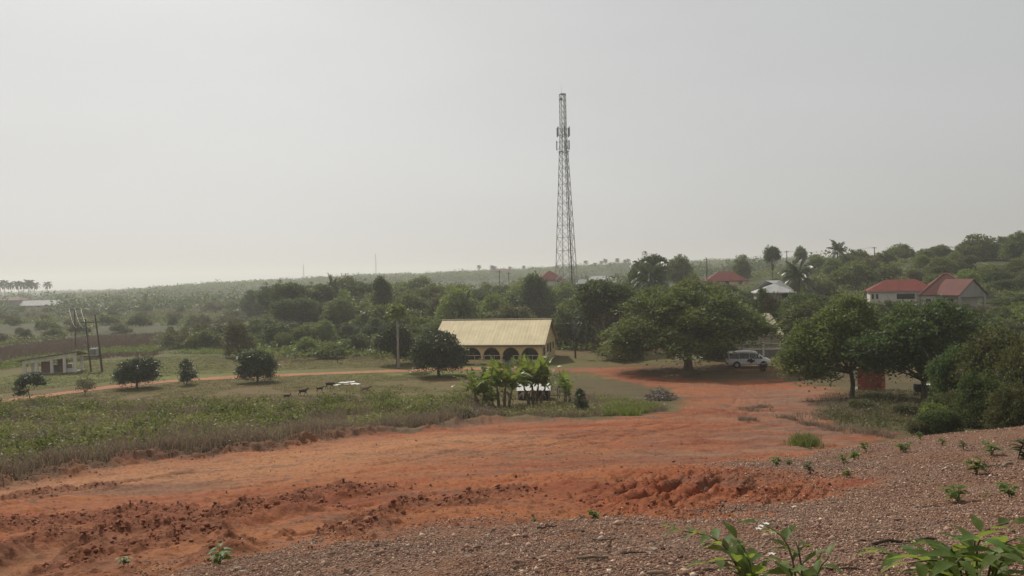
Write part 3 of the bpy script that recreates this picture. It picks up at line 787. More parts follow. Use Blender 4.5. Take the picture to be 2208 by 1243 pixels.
BUILD = {
 'mango': lambda: make_tree('mango_tree', 4.0, 4.6, 0.75, 0.13, 'mango', 3, 10, 620, 15, 0.26, 0.27, 0.34, z0=0.65, gap=0.02, low=-0.75, flat=0.1, shell=0.6),
 'mango2': lambda: make_tree('mango_tree', 4.6, 6.4, 0.9, 0.17, 'mango', 8, 13, 900, 15, 0.28, 0.29, 0.34, z0=0.55, gap=0.02, low=-0.8, flat=0.1, shell=0.6),
 'young': lambda: make_tree('young_mango_tree', 3.9, 3.6, 1.7, 0.07, 'mango', 12, 6, 150, 13, 0.22, 0.27, 0.36, gap=0.16, low=-0.8, lean=(-0.35, 0), lobes=[((-0.5,0,2.9),(0.7,0.7,0.6)),((-1.4,0.1,2.2),(0.7,0.6,0.5)),((0.5,0,3.2),(0.8,0.8,0.6)),((-1.2,-0.2,1.5),(0.5,0.5,0.35)),((0.9,0.2,2.6),(0.5,0.5,0.4)),((-.9,0,2.9),(.7,.6,.4))]),
 'sapling': lambda: make_tree('sapling', 2.9, 3.2, 0.4, 0.06, 'mango', 15, 6, 110, 12, 0.2, 0.27, 0.34, gap=0.15, low=-0.9, lobes=[((0,0,2.1),(0.65,0.65,0.75)),((-1.1,0,0.85),(0.55,0.5,0.35)),((1.1,0.1,0.85),(0.55,0.5,0.35)),((0.2,-0.5,1.2),(0.6,0.5,0.4)),((-.3,.4,1.4),(.5,.5,.4))]),
 'drybush': lambda: make_tree('bush', 2.2, 2.3, 0.35, 0.05, 'olive', 17, 7, 90, 10, 0.2, 0.18, 0.35, gap=0.2, low=-0.9),
 'drymound': lambda: make_tree('bush', 2.2, 2.6, 0.25, 0.05, 'olive', 18, 9, 300, 14, 0.2, 0.17, 0.35, gap=0.08, low=-0.9),
 'big': lambda: make_tree('spreading_tree', 11.4, 18.5, 3.0, 0.52, 'mid', 21, 26, 1050, 40, 0.66, 0.42, 0.45, gap=0.2, low=-0.6, flat=0.45, shell=0.5,
     lobes=[((0,0,7),(4.8,4.8,3.2))] + [((7.0*math.cos(a)*q, 7.0*math.sin(a)*q, z), (s, s, s*0.62)) for a, q, z, s in [(0,1,5.7,2.3),(0.5,.9,6.9,2.3),(1.1,1,5.0,2.4),(1.8,.85,7,2.3),(2.4,1,5.5,2.4),(2.9,1.05,3.6,2.4),(3.25,1.1,3.2,2.3),(3.6,.95,5.6,2.5),(4.2,.9,4.2,2.3),(4.7,.8,6.6,2.6),(5.2,1,5.4,2.1),(5.7,.9,6.4,2.4),(6.0,1.1,5.2,2.1),(0.3,.5,9.2,2.6),(2.3,.5,9.4,2.4),(4.2,.45,8.6,2.8),(5.4,.6,8.3,2.4),(3.2,.75,8.0,2.4),(1.2,.2,10,2.2),(3.3,1.18,5.0,1.7),(4.45,1.0,3.6,1.9),(5.0,.75,4.8,1.9)]]),
 'shade': lambda: make_tree('shade_tree', 9.0, 10.0, 2.3, 0.24, 'mid', 27, 20, 560, 36, 0.50, 0.33, 0.45, gap=0.2, low=-0.8, flat=0.45, shell=0.5, lobes=[((x, y, z), (q, q, q * 0.72)) for x, y, z, q in [(-1.5,0,5,2.2),(-4.5,0,4.2,1.9),(-5,-.8,2.9,1.4),(-3.2,-1.5,2.9,1.5),(-3,1,5.6,2.0),(-1.5,-1,6.6,2.0),(.3,.5,7.6,1.7),(1.2,-.8,6.0,1.8),(-.8,1.5,4.6,2),(-2.2,-2,4.6,1.8),(1.8,.8,4.6,1.6),(.4,-1.8,4.3,1.4),(-1.2,0,8.2,1.2),(2.4,-.6,3.1,1.2),(-6,.3,3.6,1.2)]]),
 'shade2': lambda: make_tree('shade_tree', 8.6, 10.5, 1.8, 0.26, 'dark', 33, 20, 560, 36, 0.50, 0.33, 0.45, gap=0.2, low=-0.8, flat=0.4, shell=0.5, lobes=[((x, y, z), (q, q, q * 0.72)) for x, y, z, q in [(0,0,5,2.2),(-3.5,0,3.6,1.8),(-4.6,-.6,4.8,1.6),(-2,-1.5,5.8,1.9),(-1,1,7.0,1.7),(1.2,-.5,7.3,1.6),(3,0,6.2,1.9),(4.4,.5,5,1.8),(3.4,-1.2,3.8,1.8),(1,-2,4.2,1.7),(-.6,-1.8,3.4,1.2),(0,1.5,5.2,2),(5,-.4,3.2,1.5),(2,-1.6,2.7,1.3),(5.4,.4,2.2,1.2)]]),
 'tall': lambda: make_tree('forest_tree', 11.0, 9.0, 2.4, 0.26, 'dark', 39, 13, 385, 26, 0.5, 0.42, 0.5, gap=0.12, shell=0.5),
 'tall2': lambda: make_tree('forest_tree', 10.0, 8.0, 2.2, 0.22, 'mid', 41, 11, 341, 26, 0.5, 0.42, 0.5, gap=0.15, shell=0.5),
 'cone': lambda: make_tree('conical_tree', 10.0, 6.5, 1.0, 0.22, 'dark', 24, 26, 700, 14, 0.42, 0.38, 0.5, 'cone', gap=0.1),
 'round': lambda: make_tree('scrub_tree', 6.0, 7.0, 0.7, 0.15, 'mid', 51, 11, 231, 24, 0.42, 0.40, 0.5, gap=0.12, low=-0.8, z0=0.3),
 'round2': lambda: make_tree('scrub_tree', 5.6, 7.6, 0.6, 0.15, 'dark', 57, 12, 231, 24, 0.42, 0.40, 0.5, gap=0.12, low=-0.8, z0=0.2),
 'airy': lambda: make_tree('scrub_tree', 6.4, 6.6, 0.9, 0.13, 'light', 61, 10, 165, 24, 0.45, 0.38, 0.5, gap=0.2, low=-0.8, z0=0.3),
 'olive': lambda: make_tree('scrub_tree', 5.2, 7.2, 0.6, 0.13, 'olive', 67, 11, 181, 24, 0.42, 0.36, 0.5, gap=0.15, low=-0.8, z0=0.2),
 'low': lambda: make_tree('scrub_bush', 3.2, 6.4, 0.3, 0.10, 'mid', 71, 10, 165, 24, 0.36, 0.36, 0.5, gap=0.1, low=-0.8, z0=0.1),
 'low2': lambda: make_tree('scrub_bush', 3.0, 7.0, 0.3, 0.10, 'olive', 73, 11, 165, 24, 0.36, 0.34, 0.5, gap=0.12, low=-0.8, z0=0.1),
 'thicket': lambda: make_tree('thicket_bush', 4.2, 4.8, 0.5, 0.08, 'thicket', 77, 14, 1100, 16, 0.26, 0.17, 0.5, gap=0.12, low=-0.8, z0=0.15, flat=0.15),
 'thicket2': lambda: make_tree('thicket_bush', 4.4, 4.4, 0.5, 0.08, 'dark', 79, 13, 1000, 16, 0.26, 0.18, 0.5, gap=0.1, low=-0.8, z0=0.15, flat=0.2),
 'lightbush': lambda: make_tree('bush', 2.0, 2.4, 0.25, 0.05, 'light', 83, 8, 260, 14, 0.2, 0.16, 0.5, gap=0.1, low=-0.8, z0=0.05),
 'slender': lambda: make_tree('slender_tree', 6.6, 2.6, 5.2, 0.13, 'light', 87, 6, 60, 11, 0.26, 0.34, 0.5, gap=0.1, z0=5.0, bark=BARKPALE, low=-0.9, lobes=[((0,0,6.2),(.9,.9,.6)),((-.9,0,5.7),(.7,.7,.4)),((.8,.2,5.6),(.6,.6,.4)),((-.5,-.3,6.6),(.5,.5,.3))]),
 'stick': lambda: make_tree('sapling', 2.2, 0.9, 0.9, 0.05, 'olive', 89, 4, 22, 9, 0.14, 0.2, 0.4, gap=0.1, z0=1.0),
 'oilpalm': lambda: make_palm('oil_palm', 5.5, 34, 4.2, 91, tr=0.32, lean=0.1, ll=1.0, lw=0.06, droop=1.6, el_lo=-0.7),
 'coconut': lambda: make_palm('coconut_palm', 8.0, 20, 2.8, 93, tr=0.14, lean=0.7, ll=0.7, lw=0.08, droop=1.9, el_lo=-0.5),
 'deadpalm': lambda: make_palm('fan_palm', 3.4, 22, 3.2, 95, tr=0.22, lean=0.2, ll=0.9, lw=0.06, droop=1.2, el_lo=-0.2),
}
def spawn(kind, loc, h=None, w=None, rz=0.0, label=None, cat='tree', group=None, sink=0.05):
    if kind not in PROTO: PROTO[kind] = BUILD[kind]()
    if kind in USED: o = copy_tree(PROTO[kind])
    else: o = PROTO[kind]; USED.add(kind)
    h = h or PROTO[kind]['h0']; w = w or h * PROTO[kind]['w0'] / PROTO[kind]['h0']
    sz = h / PROTO[kind]['h0']; sx = w / PROTO[kind]['w0']
    o.location = (loc[0], loc[1], loc[2] - sink); o.rotation_euler = (0, 0, rz); o.scale = (sx, sx, sz)
    tag(o, label, cat, group)
    if not group and 'group' in o: del o['group']
    return o
def plant(kind, px, base, top, wpx, label, cat='tree', group=None, rz=None, D=None):
    """a plant standing on the ground under a photograph column"""
    if D: 
        p = GD(px, D); p.z = gz(p.x, p.y) if D < 100 else p.z
        # height from the pixel row of its top
        q = P(px, top, D); h = q.z - p.z
    else:
        p = G(px, base); p.z = gz(p.x, p.y) if p.y < 100 else p.z
        h = (base - top) / FPX * p.y
    h = max(h, 0.8)
    w = wpx / FPX * p.y
    if rz is None: rz = (px * 0.37 + (top or 0) * 0.11) % 6.28
    return spawn(kind, p, h, w, rz, label, cat, group)

T = plant
# lawn trees
T('young', 68, 873, 800, 70, 'small leaning mango tree with a bare stem, below the concrete shelter', rz=0.0)
T('drybush', 184, 853, 812, 46, 'scraggly olive bush between the leaning tree and the round mango by the track', 'bush')
T('mango', 296, 838, 769, 96, 'round dark mango tree beside the red track, nearest the transformer poles')
T('sapling', 403, 830, 773, 62, 'upright young sapling with low side branches between two round mango trees')
T('mango', 555, 824, 754, 90, 'compact ball-crowned mango tree alone on the lawn by the track', rz=2.2)
T('mango2', 946, 812, 715, 128, 'large dark mango tree covering the left end of the yellow house')
T('mango', 856, 786, 694, 92, 'dark tree close behind the tall bare pale stem', rz=4.0)
T('slender', 859, 794, 660, 52, 'tall slender tree with a bare pale stem and small light crown', rz=1.0)
T('stick', 728, 783, 750, 14, 'thin staked sapling on the far lawn, the taller of two', 'sapling')
T('stick', 762, 774, 750, 12, 'thin staked sapling at the edge of the far scrub, the smaller of two', 'sapling', rz=2)
T('olive', 517, 770, 690, 74, 'loose olive tree rising at the scrub edge above the ball-crowned mango')
# the yard
T('big', 1484, 799, 601, 338, 'huge spreading shade tree with a thick dark trunk in the red yard', rz=0.0)
T('shade', 1836, 860, 632, 226, 'broad green tree with a forked trunk standing before the red hut', rz=0.0)
T('shade2', 1992, 866, 640, 262, 'wide dark tree to the right of the red hut', rz=0.0)
T('thicket', 2150, 905, 690, 190, 'tall brownish thicket bush at the right edge above the gravel', 'bush', 'thicket bushes', D=47)
T('thicket2', 2058, 905, 742, 120, 'dark leafy thicket bush beside the wide dark tree', 'bush', 'thicket bushes', D=49)
T('thicket', 2225, 905, 705, 150, 'dry twiggy thicket bush cut by the right edge of the photo', 'bush', 'thicket bushes', rz=2, D=43)
T('thicket2', 2120, 905, 800, 110, 'low dark bush at the foot of the brownish thicket', 'bush', 'thicket bushes', rz=4, D=41)
T('thicket', 2185, 930, 815, 130, 'low brown twiggy bush on the rim of the gravel mound', 'bush', 'thicket bushes', rz=5, D=36)
T('lightbush', 2010, 910, 862, 62, 'small yellow-green bush in front of the thicket', 'bush', D=43)
T('thicket2', 2020, 925, 880, 95, 'small dark bush on the gravel rim left of the thicket', 'bush', rz=1, D=38)
T('drymound', 1850, 898, 868, 60, 'pale green low bush under the forked tree', 'bush', D=54)
T('drymound', 1950, 905, 870, 70, 'low brushy bush under the wide dark tree', 'bush', rz=2, D=50)
T('drymound', 1975, 935, 905, 55, 'dry straw-coloured bush on the edge of the bare red ground', 'bush', rz=3, D=38)
# behind the yard
T('tall', 1300, 790, 590, 150, 'tall dark tree between the yellow house and the huge shade tree', D=118)
T('round2', 1235, 780, 660, 110, 'dark tree just behind the right gable of the yellow house', D=128)
T('tall2', 1255, 780, 630, 120, 'mid-green tree behind the pole by the yellow house', D=140)
T('low', 1335, 783, 730, 95, 'low green bush at the left skirt of the huge shade tree', 'bush', D=107)
T('deadpalm', 1262, 770, 660, 60, 'palm with pale hanging fronds behind the gable of the yellow house', 'palm', D=122)
T('deadpalm', 1000, 720, 635, 60, 'palm with drooping fronds behind the roof of the yellow house', 'palm', D=135, rz=2)
T('tall', 1736, 790, 622, 112, 'dark tree above the white van', D=116, rz=2)
T('round2', 1712, 790, 715, 70, 'low dark tree behind the nose of the white van', D=110, rz=4)
T('shade2', 1553, 790, 652, 120, 'dark tree merging with the right flank of the huge tree', D=110, rz=3)
T('round2', 1590, 790, 650, 110, 'dark tree behind the right side of the huge shade tree', D=122, rz=2)
T('tall', 1560, 790, 625, 130, 'dark tree crown against the huge shade tree on its far side', D=130, rz=3)
T('tall2', 1740, 790, 640, 120, 'mid-green tree left behind the forked tree', D=112, rz=1)
T('deadpalm', 1722, 640, 560, 90, 'palm with ragged fronds on the slope behind the grey roof', 'palm', D=160, rz=1)
T('oilpalm', 1405, 640, 556, 105, 'big oil palm with arching fronds above the huge shade tree', 'palm', D=150)
T('tall', 1408, 620, 538, 80, 'tall crown rising behind the big oil palm', D=185)
T('round2', 1368, 620, 572, 70, 'dark round tree at the left foot of the big oil palm', D=165)
T('tall2', 1466, 620, 546, 66, 'grey-green tree right of the big oil palm on the skyline', D=225)
T('round', 1490, 620, 578, 60, 'low green tree between the oil palm and the red roof', D=170)
T('tall', 1152, 660, 580, 62, 'dark tree with two heads in front of the red roof by the mast', D=172)
T('cone', 823, 690, 589, 56, 'dark conical tree standing highest in the scrub belt', 'tree', D=172)
T('airy', 985, 690, 612, 100, 'pale green airy tree behind the left end of the cream roof', D=150)
T('airy', 1215, 690, 600, 80, 'yellow-green tree at the foot of the lattice mast', D=200)
T('airy', 1065, 690, 625, 70, 'light green tree behind the middle of the cream roof', D=160, rz=2)
T('tall', 625, 690, 600, 90, 'broad dark tree at the left end of the dense scrub belt', D=185)
T('tall', 690, 690, 604, 80, 'dark tree right of the one at the left end of the dense belt', D=190, rz=2)
T('deadpalm', 718, 650, 596, 30, 'small spiky palm on the scrub skyline left of the conical tree', 'palm', D=195)
T('round2', 547, 670, 622, 66, 'dark haze-grey tree left of the dense scrub belt', D=265)
for k, (px, top, w, D, kind) in enumerate([(1646,614,42,126,'round2'),(1668,631,56,125,'olive'),(1708,628,60,126,'round'),(1690,634,70,124,'round'),(1725,630,60,126,'olive'),(1620,640,50,122,'round2'),(1885,640,60,126,'round'),(1930,644,80,126,'round2'),(1975,646,70,128,'olive'),(2020,642,70,127,'round'),(2065,650,70,127,'round2'),(2105,660,70,126,'olive'),(1955,652,80,118,'round'),(2040,656,80,118,'round2'),(2165,640,80,140,'tall2'),(2210,630,90,136,'round2'),(2180,600,80,158,'tall'),(2130,610,60,165,'round'),(2215,660,80,118,'round'),(2150,672,70,112,'round2'),(2190,690,80,100,'olive')]):
    T(kind, px, 0, top, w, {'round':'leafy mid-green','round2':'dense dark','olive':'dull olive','tall':'tall dark','tall2':'tall mid-green'}[kind] + (' tree against the walls of the red-roofed houses' if 1880 < px < 2140 and D < 140 else ' tree right of the grey porch gable' if px > 2100 else ' tree hiding the walls of the grey-roofed house'), D=D, rz=k * 1.7, group='trees round the houses on the hill')
for k, (px, D, top, w, kind) in enumerate([(2090,55,745,150,'thicket2'),(2165,53,735,150,'thicket'),(2230,50,745,150,'thicket2'),(2105,44,835,120,'thicket'),(2160,42,850,120,'thicket2'),(2065,46,835,90,'thicket'),(2215,40,830,110,'thicket'),(2030,47,845,80,'thicket2')]):
    T(kind, px, 0, top, w, ('brownish twiggy' if kind == 'thicket' else 'dark leafy') + ' bush filling the thicket at the right edge', 'bush', 'bushes filling the right thicket', rz=k * 1.1, D=D)
# skyline of the hill on the right
for k, (px, top, w, D, kind, lab) in enumerate([
    (1600, 542, 40, 250, 'round', 'small skyline tree just left of the tallest hill tree pair'),
    (1667, 525, 40, 235, 'tall', 'upright dark skyline tree above the grey roof'),
    (1728, 528, 32, 240, 'tall2', 'narrow skyline tree right of the upright dark one'),
    (1808, 520, 46, 235, 'deadpalm', 'ragged palm-like tree on the skyline of the hill'),
    (1942, 522, 54, 235, 'airy', 'pale round tree on the hill skyline above the red roofs'),
    (1995, 532, 40, 225, 'round', 'dark round tree right of the pale skyline tree'),
    (2030, 526, 50, 230, 'tall2', 'spreading tree on the hill left of the largest skyline tree'),
    (2112, 498, 84, 215, 'round', 'largest rounded tree on the hill skyline'),
    (2165, 507, 50, 210, 'round2', 'dark skyline tree right of the largest one'),
    (2200, 496, 60, 205, 'tall2', 'skyline tree at the right edge of the photo'),
    (1760, 545, 50, 230, 'airy', 'light green bush on the hill skyline beside the ragged tree'),
    (1860, 540, 60, 232, 'low', 'low green bush on the hill crest above the red roofs'),
    ]):
    T(kind, px, 0, top, w, lab, D=D, rz=k * 1.3)
# far coconut palms along the horizon
rnd = random.Random(11)
for px, top in [(4,606),(12,602),(27,606),(43,604),(52,606),(61,601),(66,603),(72,607),(101,606)]:
    D = rnd.uniform(560, 640); p = GD(px, D); q = P(px, top, D)
    spawn('coconut', p, max(6, q.z - p.z), None, rnd.uniform(0, 6), 'hazy coconut palm in the distant row at the far left horizon', 'palm', 'distant coconut palms at the far left')
for px, top in [(1266,561),(1283,566),(1297,562),(1307,557),(1318,566),(1325,566),(1334,556),(1350,559),(1357,557),(1232,572),(1035,571),(1062,571),(1066,573),(1102,574),(1132,572),(1150,575)]:
    D = rnd.uniform(720, 800); p = GD(px, D); q = P(px, top, D)
    spawn('coconut', p, max(7, q.z - p.z), None, rnd.uniform(0, 6), 'hazy coconut palm on the far ridge beside the lattice mast', 'palm', 'distant coconut palms on the far ridge')

# ---- the scrub: single trees
HOUSE_KEEP = []          # (x, y, r) kept free for buildings and the mast, filled below
def _kp(px, D, r): p = GD(px, D); HOUSE_KEEP.append((p.x, p.y, r))
for a in ((1060,113,12),(1215,220,9),(1195,262,14),(2030,146,12),(1930,150,10),(1665,132,13),(1640,118,8),(1568,235,20),(82,420,18),(1060,108,9)): _kp(*a)
def sightclear(x, y, h):
    """keep the sight of roofs seen over the scrub"""
    px, _ = project(x, y, 0); 
    for (a, b, D, ylim) in ((1870,2140,140,668),(1522,1614,235,600),(1622,1722,132,634),(1172,1224,262,606),(40,124,420,659),(1630,1668,118,722),(2080,2140,140,676)):
        if a - 12 < px < b + 12 and y < D + 4:
            _, py = project(x, y, zbase(x, y) + h)
            if py < ylim: return False
    return True
cnt = 0
rnd = random.Random(23)
placed = []
MARKS = [(20,'over the leaning mango'),(110,'over the concrete shelter'),(205,'over the transformer poles'),(300,'over the round mango'),(403,'over the low-branched sapling'),(475,'left of the ball-crowned mango'),(547,'over the ball-crowned mango'),
 (605,'right of the ball-crowned mango'),(665,'over the goats'),(735,'over the staked saplings'),(800,'left of the slender tree'),(857,'behind the slender tree'),(910,'behind the large dark mango'),
 (955,'over the left end of the cream roof'),(1015,'over the left half of the cream roof'),(1070,'over the middle of the cream roof'),(1125,'over the right half of the cream roof'),(1180,'over the right end of the cream roof'),(1230,'behind the crossarm pole'),
 (1275,'right of the crossarm pole'),(1340,'over the left skirt of the huge tree'),(1410,'below the oil palm'),(1470,'over the thick trunk'),(1525,'over the right half of the huge tree'),
 (1575,'over the van tail'),(1630,'over the van nose'),(1685,'below the grey roof corner'),(1740,'left of the forked tree'),(1800,'over the forked tree'),(1855,'left of the red-roofed wing'),
 (1910,'by the red-roofed wing'),(1970,'where the two red roofs meet'),(2030,'by the hipped red roof'),(2095,'by the porch gable'),(2150,'right of the porch gable'),(2225,'at the right photo edge')]
ROWN = ['front','second','third','fourth','fifth','sixth','seventh','eighth']
def scatter(pxr, rows, lab, kinds, step, hmul=1.0):
    global cnt
    for ri, (D, h) in enumerate(rows):
        px = pxr[0] + rnd.uniform(0, step)
        while px < pxr[1]:
            d = D * rnd.uniform(0.94, 1.06)
            p = GD(px, d)
            hh = h * rnd.uniform(0.7, 1.25) * hmul
            kind = rnd.choice(kinds)
            if p.y < 215 and p.x < 0 and poly_sd(np.array([p.x]), np.array([p.y]), BROWN)[0] > -2: px += step * 0.5; continue
            if all((p.x - a) ** 2 + (p.y - b) ** 2 > r * r for a, b, r in HOUSE_KEEP):
                while hh > 1.6 and not sightclear(p.x, p.y, hh): hh -= 0.6
                if hh > 1.6:
                    look = {'round':'leafy mid-green','round2':'dense dark','airy':'airy light green','olive':'dull olive','low':'low spreading green','low2':'low dull olive','tall':'tall dark','tall2':'tall mid-green','cone':'pointed dark'}[kind]
                    b = 'bush' if kind.startswith('low') else 'tree'
                    w = hh * PROTO_R[kind] * rnd.uniform(0.85, 1.25)
                    spawn(kind, p, hh, w, rnd.uniform(0, 6.28), f'{look} {b}, {ROWN[ri]} ' + ('back row' if 'back' in lab else 'edge row' if 'near edge' in lab else 'scrub row') + ', ' + min(MARKS, key=lambda q: abs(q[0] - px))[1], b, 'scrub ' + lab)
                    cnt += 1
            px += step * rnd.uniform(0.75, 1.3) 
PROTO_R = {'round':1.15,'round2':1.3,'airy':1.05,'olive':1.35,'low':2.0,'low2':2.2,'tall':0.82,'tall2':0.82,'cone':0.65}
K1 = ['round','round2','airy','olive','round','low']
scatter((560, 930), [(128,3.0),(142,4.4),(160,5.6)], 'in the dense scrub left of the cream roof', K1, 52)
scatter((590, 945), [(176,8.0),(196,10.0),(218,11.4)], 'at the back of the dense scrub left of the cream roof', ['tall','tall2','airy','tall2','round'], 36)
scatter((930, 1240), [(126,4.5),(145,6.0),(170,7.4)], 'in the dense scrub behind the yellow house', K1 + ['tall2'], 54)
scatter((930, 1240), [(200,9.6),(232,10.4)], 'at the back of the dense scrub behind the yellow house', ['tall','tall2','round','airy','tall2'], 40)
scatter((1240, 1540), [(128,5.5),(150,6.5),(180,6.5),(220,6.0)], 'behind the huge shade tree', ['round','round2','tall','olive'], 62)
scatter((1540, 1880), [(110,4.2),(128,4.6),(150,4.8),(175,4.6),(205,4.4),(232,3.8)], 'on the slope between the grey roof and the red roofs', K1, 62)
scatter((1880, 2260), [(96,4.5),(108,3.6),(122,3.6),(136,3.6),(160,4.6),(178,4.4),(200,4.4),(222,3.8)], 'on the wooded hillside around the red roofs', K1, 62)
scatter((-40, 560), [(166,2.4),(184,2.6),(206,2.8),(232,3.0),(265,3.2),(305,3.6),(355,4.2)], 'on the hazy plain beyond the concrete shelter', ['round','olive','low','low2','low','low2','round2'], 62)
scatter((330, 560), [(148,2.6),(158,3.6)], 'at the near edge of the plain above the ball-crowned mango', ['low','round2','low2'], 52)
print('scrub trees', cnt)

# ---- stuff: what nobody could count
def foliage_mass(name, centres, radii, nleaf, leaf, mat, seed, flat=0.3, aspect=0.6):
    rng = np.random.RandomState(seed)
    C = np.array(centres); Rr = np.array(radii)
    d = rng.normal(size=(len(C), nleaf, 3)); d /= np.linalg.norm(d, axis=2, keepdims=True); d[..., 2] = np.abs(d[..., 2]) * 1.0 - 0.15
    r = 0.45 + 0.55 * rng.rand(len(C), nleaf, 1)
    L = C[:, None] + d * r * Rr[:, None]
    sc = np.repeat(Rr[:, 0], nleaf)
    V, F = leaves_mesh(L.reshape(-1, 3), 1.0, rng, flat, aspect, d.reshape(-1, 3))
    ctr = L.reshape(-1, 3)
    V = V.reshape(-1, 4, 3); V = ctr[:, None] + (V - ctr[:, None]) * (leaf * (0.5 + 0.5 * sc / sc.mean()))[:, None, None]
    return tag(npmesh(name, V.reshape(-1, 3), F, LM[mat]), kind='stuff')
def region(n, pxr, Dr, seed, power=1.0):
    rng = np.random.RandomState(seed)
    D = Dr[0] + (Dr[1] - Dr[0]) * rng.rand(n) ** power
    px = rng.uniform(pxr[0], pxr[1], n)
    x = (px - 1104) / FPX * D
    return x, D, zbase(x, D), rng
def woods(name, n, pxr, Dr, hr, wr, nleaf, leaf, mat, seed, dens=0.0, power=1.0):
    x, y, z, rng = region(n, pxr, Dr, seed, power)
    k = fbm(x / 40, y / 40, 3, seed) > dens
    k &= ~((y < 215) & (poly_sd(x, y, BROWN) > 0))
    for a, b, r in HOUSE_KEEP: k &= (x - a) ** 2 + (y - b) ** 2 > (r + 2) ** 2
    x, y, z = x[k], y[k], z[k]
    h = rng.uniform(hr[0], hr[1], len(x)); w = rng.uniform(wr[0], wr[1], len(x))
    for (a, b, D, ylim) in ((1870,2140,140,668),(1522,1614,235,600),(1622,1722,132,634),(1172,1224,262,606),(40,124,420,659),(1630,1668,118,722)):
        px, py = project(x, y, z + h)
        bad = (px > a - 10) & (px < b + 10) & (y < D + 4) & (py < ylim)
        h = np.where(bad, 0.5, h)
    return foliage_mass(name, np.stack([x, y, z + h * 0.35], 1), np.stack([w, w, h * 0.65], 1), nleaf, leaf, mat, seed)
woods('distant_woods', 4600, (-300, 2500), (330, 1100), (3, 11), (3, 11), 60, 1.3, 'dark', 101, -0.06)
woods('distant_woods', 3400, (150, 1900), (700, 980), (3, 9), (4, 11), 56, 1.5, 'mid', 103, -0.12)
woods('distant_woods', 1300, (-300, 900), (1100, 2800), (4, 12), (5, 20), 44, 2.2, 'dark', 105, -0.05)
woods('undergrowth', 5600, (540, 2300), (118, 300), (0.8, 2.4), (1.2, 2.6), 26, 0.55, 'mid', 107, -0.3)
woods('undergrowth', 6500, (-100, 620), (158, 470), (0.4, 1.9), (1.2, 3.2), 24, 0.55, 'olive', 109, -0.2)
woods('undergrowth', 3500, (-100, 620), (162, 470), (0.4, 2.0), (1.2, 3.2), 24, 0.55, 'mid', 117, -0.1)
woods('undergrowth', 1300, (540, 2300), (118, 260), (0.6, 1.8), (0.8, 2.0), 24, 0.5, 'light', 111, 0.05)
woods('undergrowth', 700, (1750, 2350), (80, 118), (0.4, 1.3), (0.6, 1.5), 40, 0.28, 'mid', 113, -0.1)

def inpoly(n, poly, seed):
    rng = np.random.RandomState(seed); p = np.array(poly)
    lo, hi = p.min(0), p.max(0)
    X = rng.uniform(lo[0], hi[0], n); Y = rng.uniform(lo[1], hi[1], n)
    sd = poly_sd(X, Y, poly)
    return X, Y, sd, rng
def weeds(name, X, Y, rng, nl, hr, sp, leaf, mat, aspect=0.45):
    n = len(X); Z = ground_h(X, Y)
    h = (hr[0] + (hr[1] - hr[0]) * rng.rand(n) ** 1.5)
    off = rng.normal(size=(n, nl, 3)) * np.array([sp, sp, 0]); t = rng.rand(n, nl)
    L = np.stack([X, Y, Z], 1)[:, None] + off; L[..., 2] += t * h[:, None] + 0.05
    L = L.reshape(-1, 3)
    O = rng.normal(size=L.shape) * 0.6; O[:, 2] += 0.5
    V, F = leaves_mesh(L, leaf, rng, 0.1, aspect, O)
    return tag(npmesh(name, V, F, LM[mat]), kind='stuff')
def blades(name, X, Y, rng, nb, hr, sp, w, mat):
    n = len(X); Z = ground_h(X, Y)
    h = (hr[0] + (hr[1] - hr[0]) * rng.rand(n))[:, None] * (0.6 + 0.5 * rng.rand(n, nb))
    bx = X[:, None] + rng.normal(size=(n, nb)) * sp; by = Y[:, None] + rng.normal(size=(n, nb)) * sp
    a = rng.uniform(0, 6.28, (n, nb)); l = rng.normal(size=(n, nb, 2)) * 0.35 * h[..., None]
    b = np.stack([bx, by, np.broadcast_to(Z[:, None] - 0.03, bx.shape)], -1)
    s = np.stack([np.cos(a) * w, np.sin(a) * w, a * 0], -1)
    tip = b + np.concatenate([l, h[..., None]], -1)
    mid = b + np.concatenate([l * 0.35, h[..., None] * 0.6], -1)
    V = np.stack([b - s, b + s, mid + s * 0.8, tip, mid - s * 0.8], 2).reshape(-1, 3)
    k = np.arange(len(V) // 5)[:, None] * 5
    F = np.vstack([k + np.array([0, 1, 2, 4]), ])
    F2 = k + np.array([4, 2, 3, 3])
    V2 = V.reshape(-1, 5, 3)
    Vq = np.concatenate([V2[:, [0, 1, 2, 4]], ], 1).reshape(-1, 3)
    tipq = np.stack([V2[:, 4], V2[:, 2], V2[:, 3], V2[:, 3] * 0.98 + V2[:, 4] * 0.02], 1).reshape(-1, 3)
    VV = np.vstack([Vq, tipq]); FF = np.arange(len(VV)).reshape(-1, 4)
    return tag(npmesh(name, VV, FF, LM[mat]), kind='stuff')
# the weedy field
X, Y, sd, rng = inpoly(30000, FIELD, 201)
nz = fbm(X / 6, Y / 6, 3, 5)
edge = sd < 2.5 + 5 * (nz + 0.2)            # dry margin along the bare ground
px_, py_ = project(X, Y, ground_h(X, Y))
k = (sd > 0.2) & (nz > -0.22)
frontd, _, _ = line_d(X, Y, GREYSTRIP)
front = frontd < 4.4 + 9 * nz
pn = fbm(X / 2.6, Y / 2.6, 3, 25)
body = k & ~front
weeds('weeds', X[body & (abs(pn) < 0.16)], Y[body & (abs(pn) < 0.16)], rng, 11, (0.15, 0.7), 0.24, 0.18, 'weed')
weeds('bright_weeds', X[body & (pn > 0.10)], Y[body & (pn > 0.10)], rng, 12, (0.2, 0.8), 0.24, 0.20, 'pale')
weeds('dry_weeds', X[body & (pn < -0.14)], Y[body & (pn < -0.14)], rng, 11, (0.2, 0.95), 0.24, 0.15, 'dry', 0.35)
dn = fbm(X / 1.9, Y / 1.9, 2, 29); dk = body & (dn > 0.24)
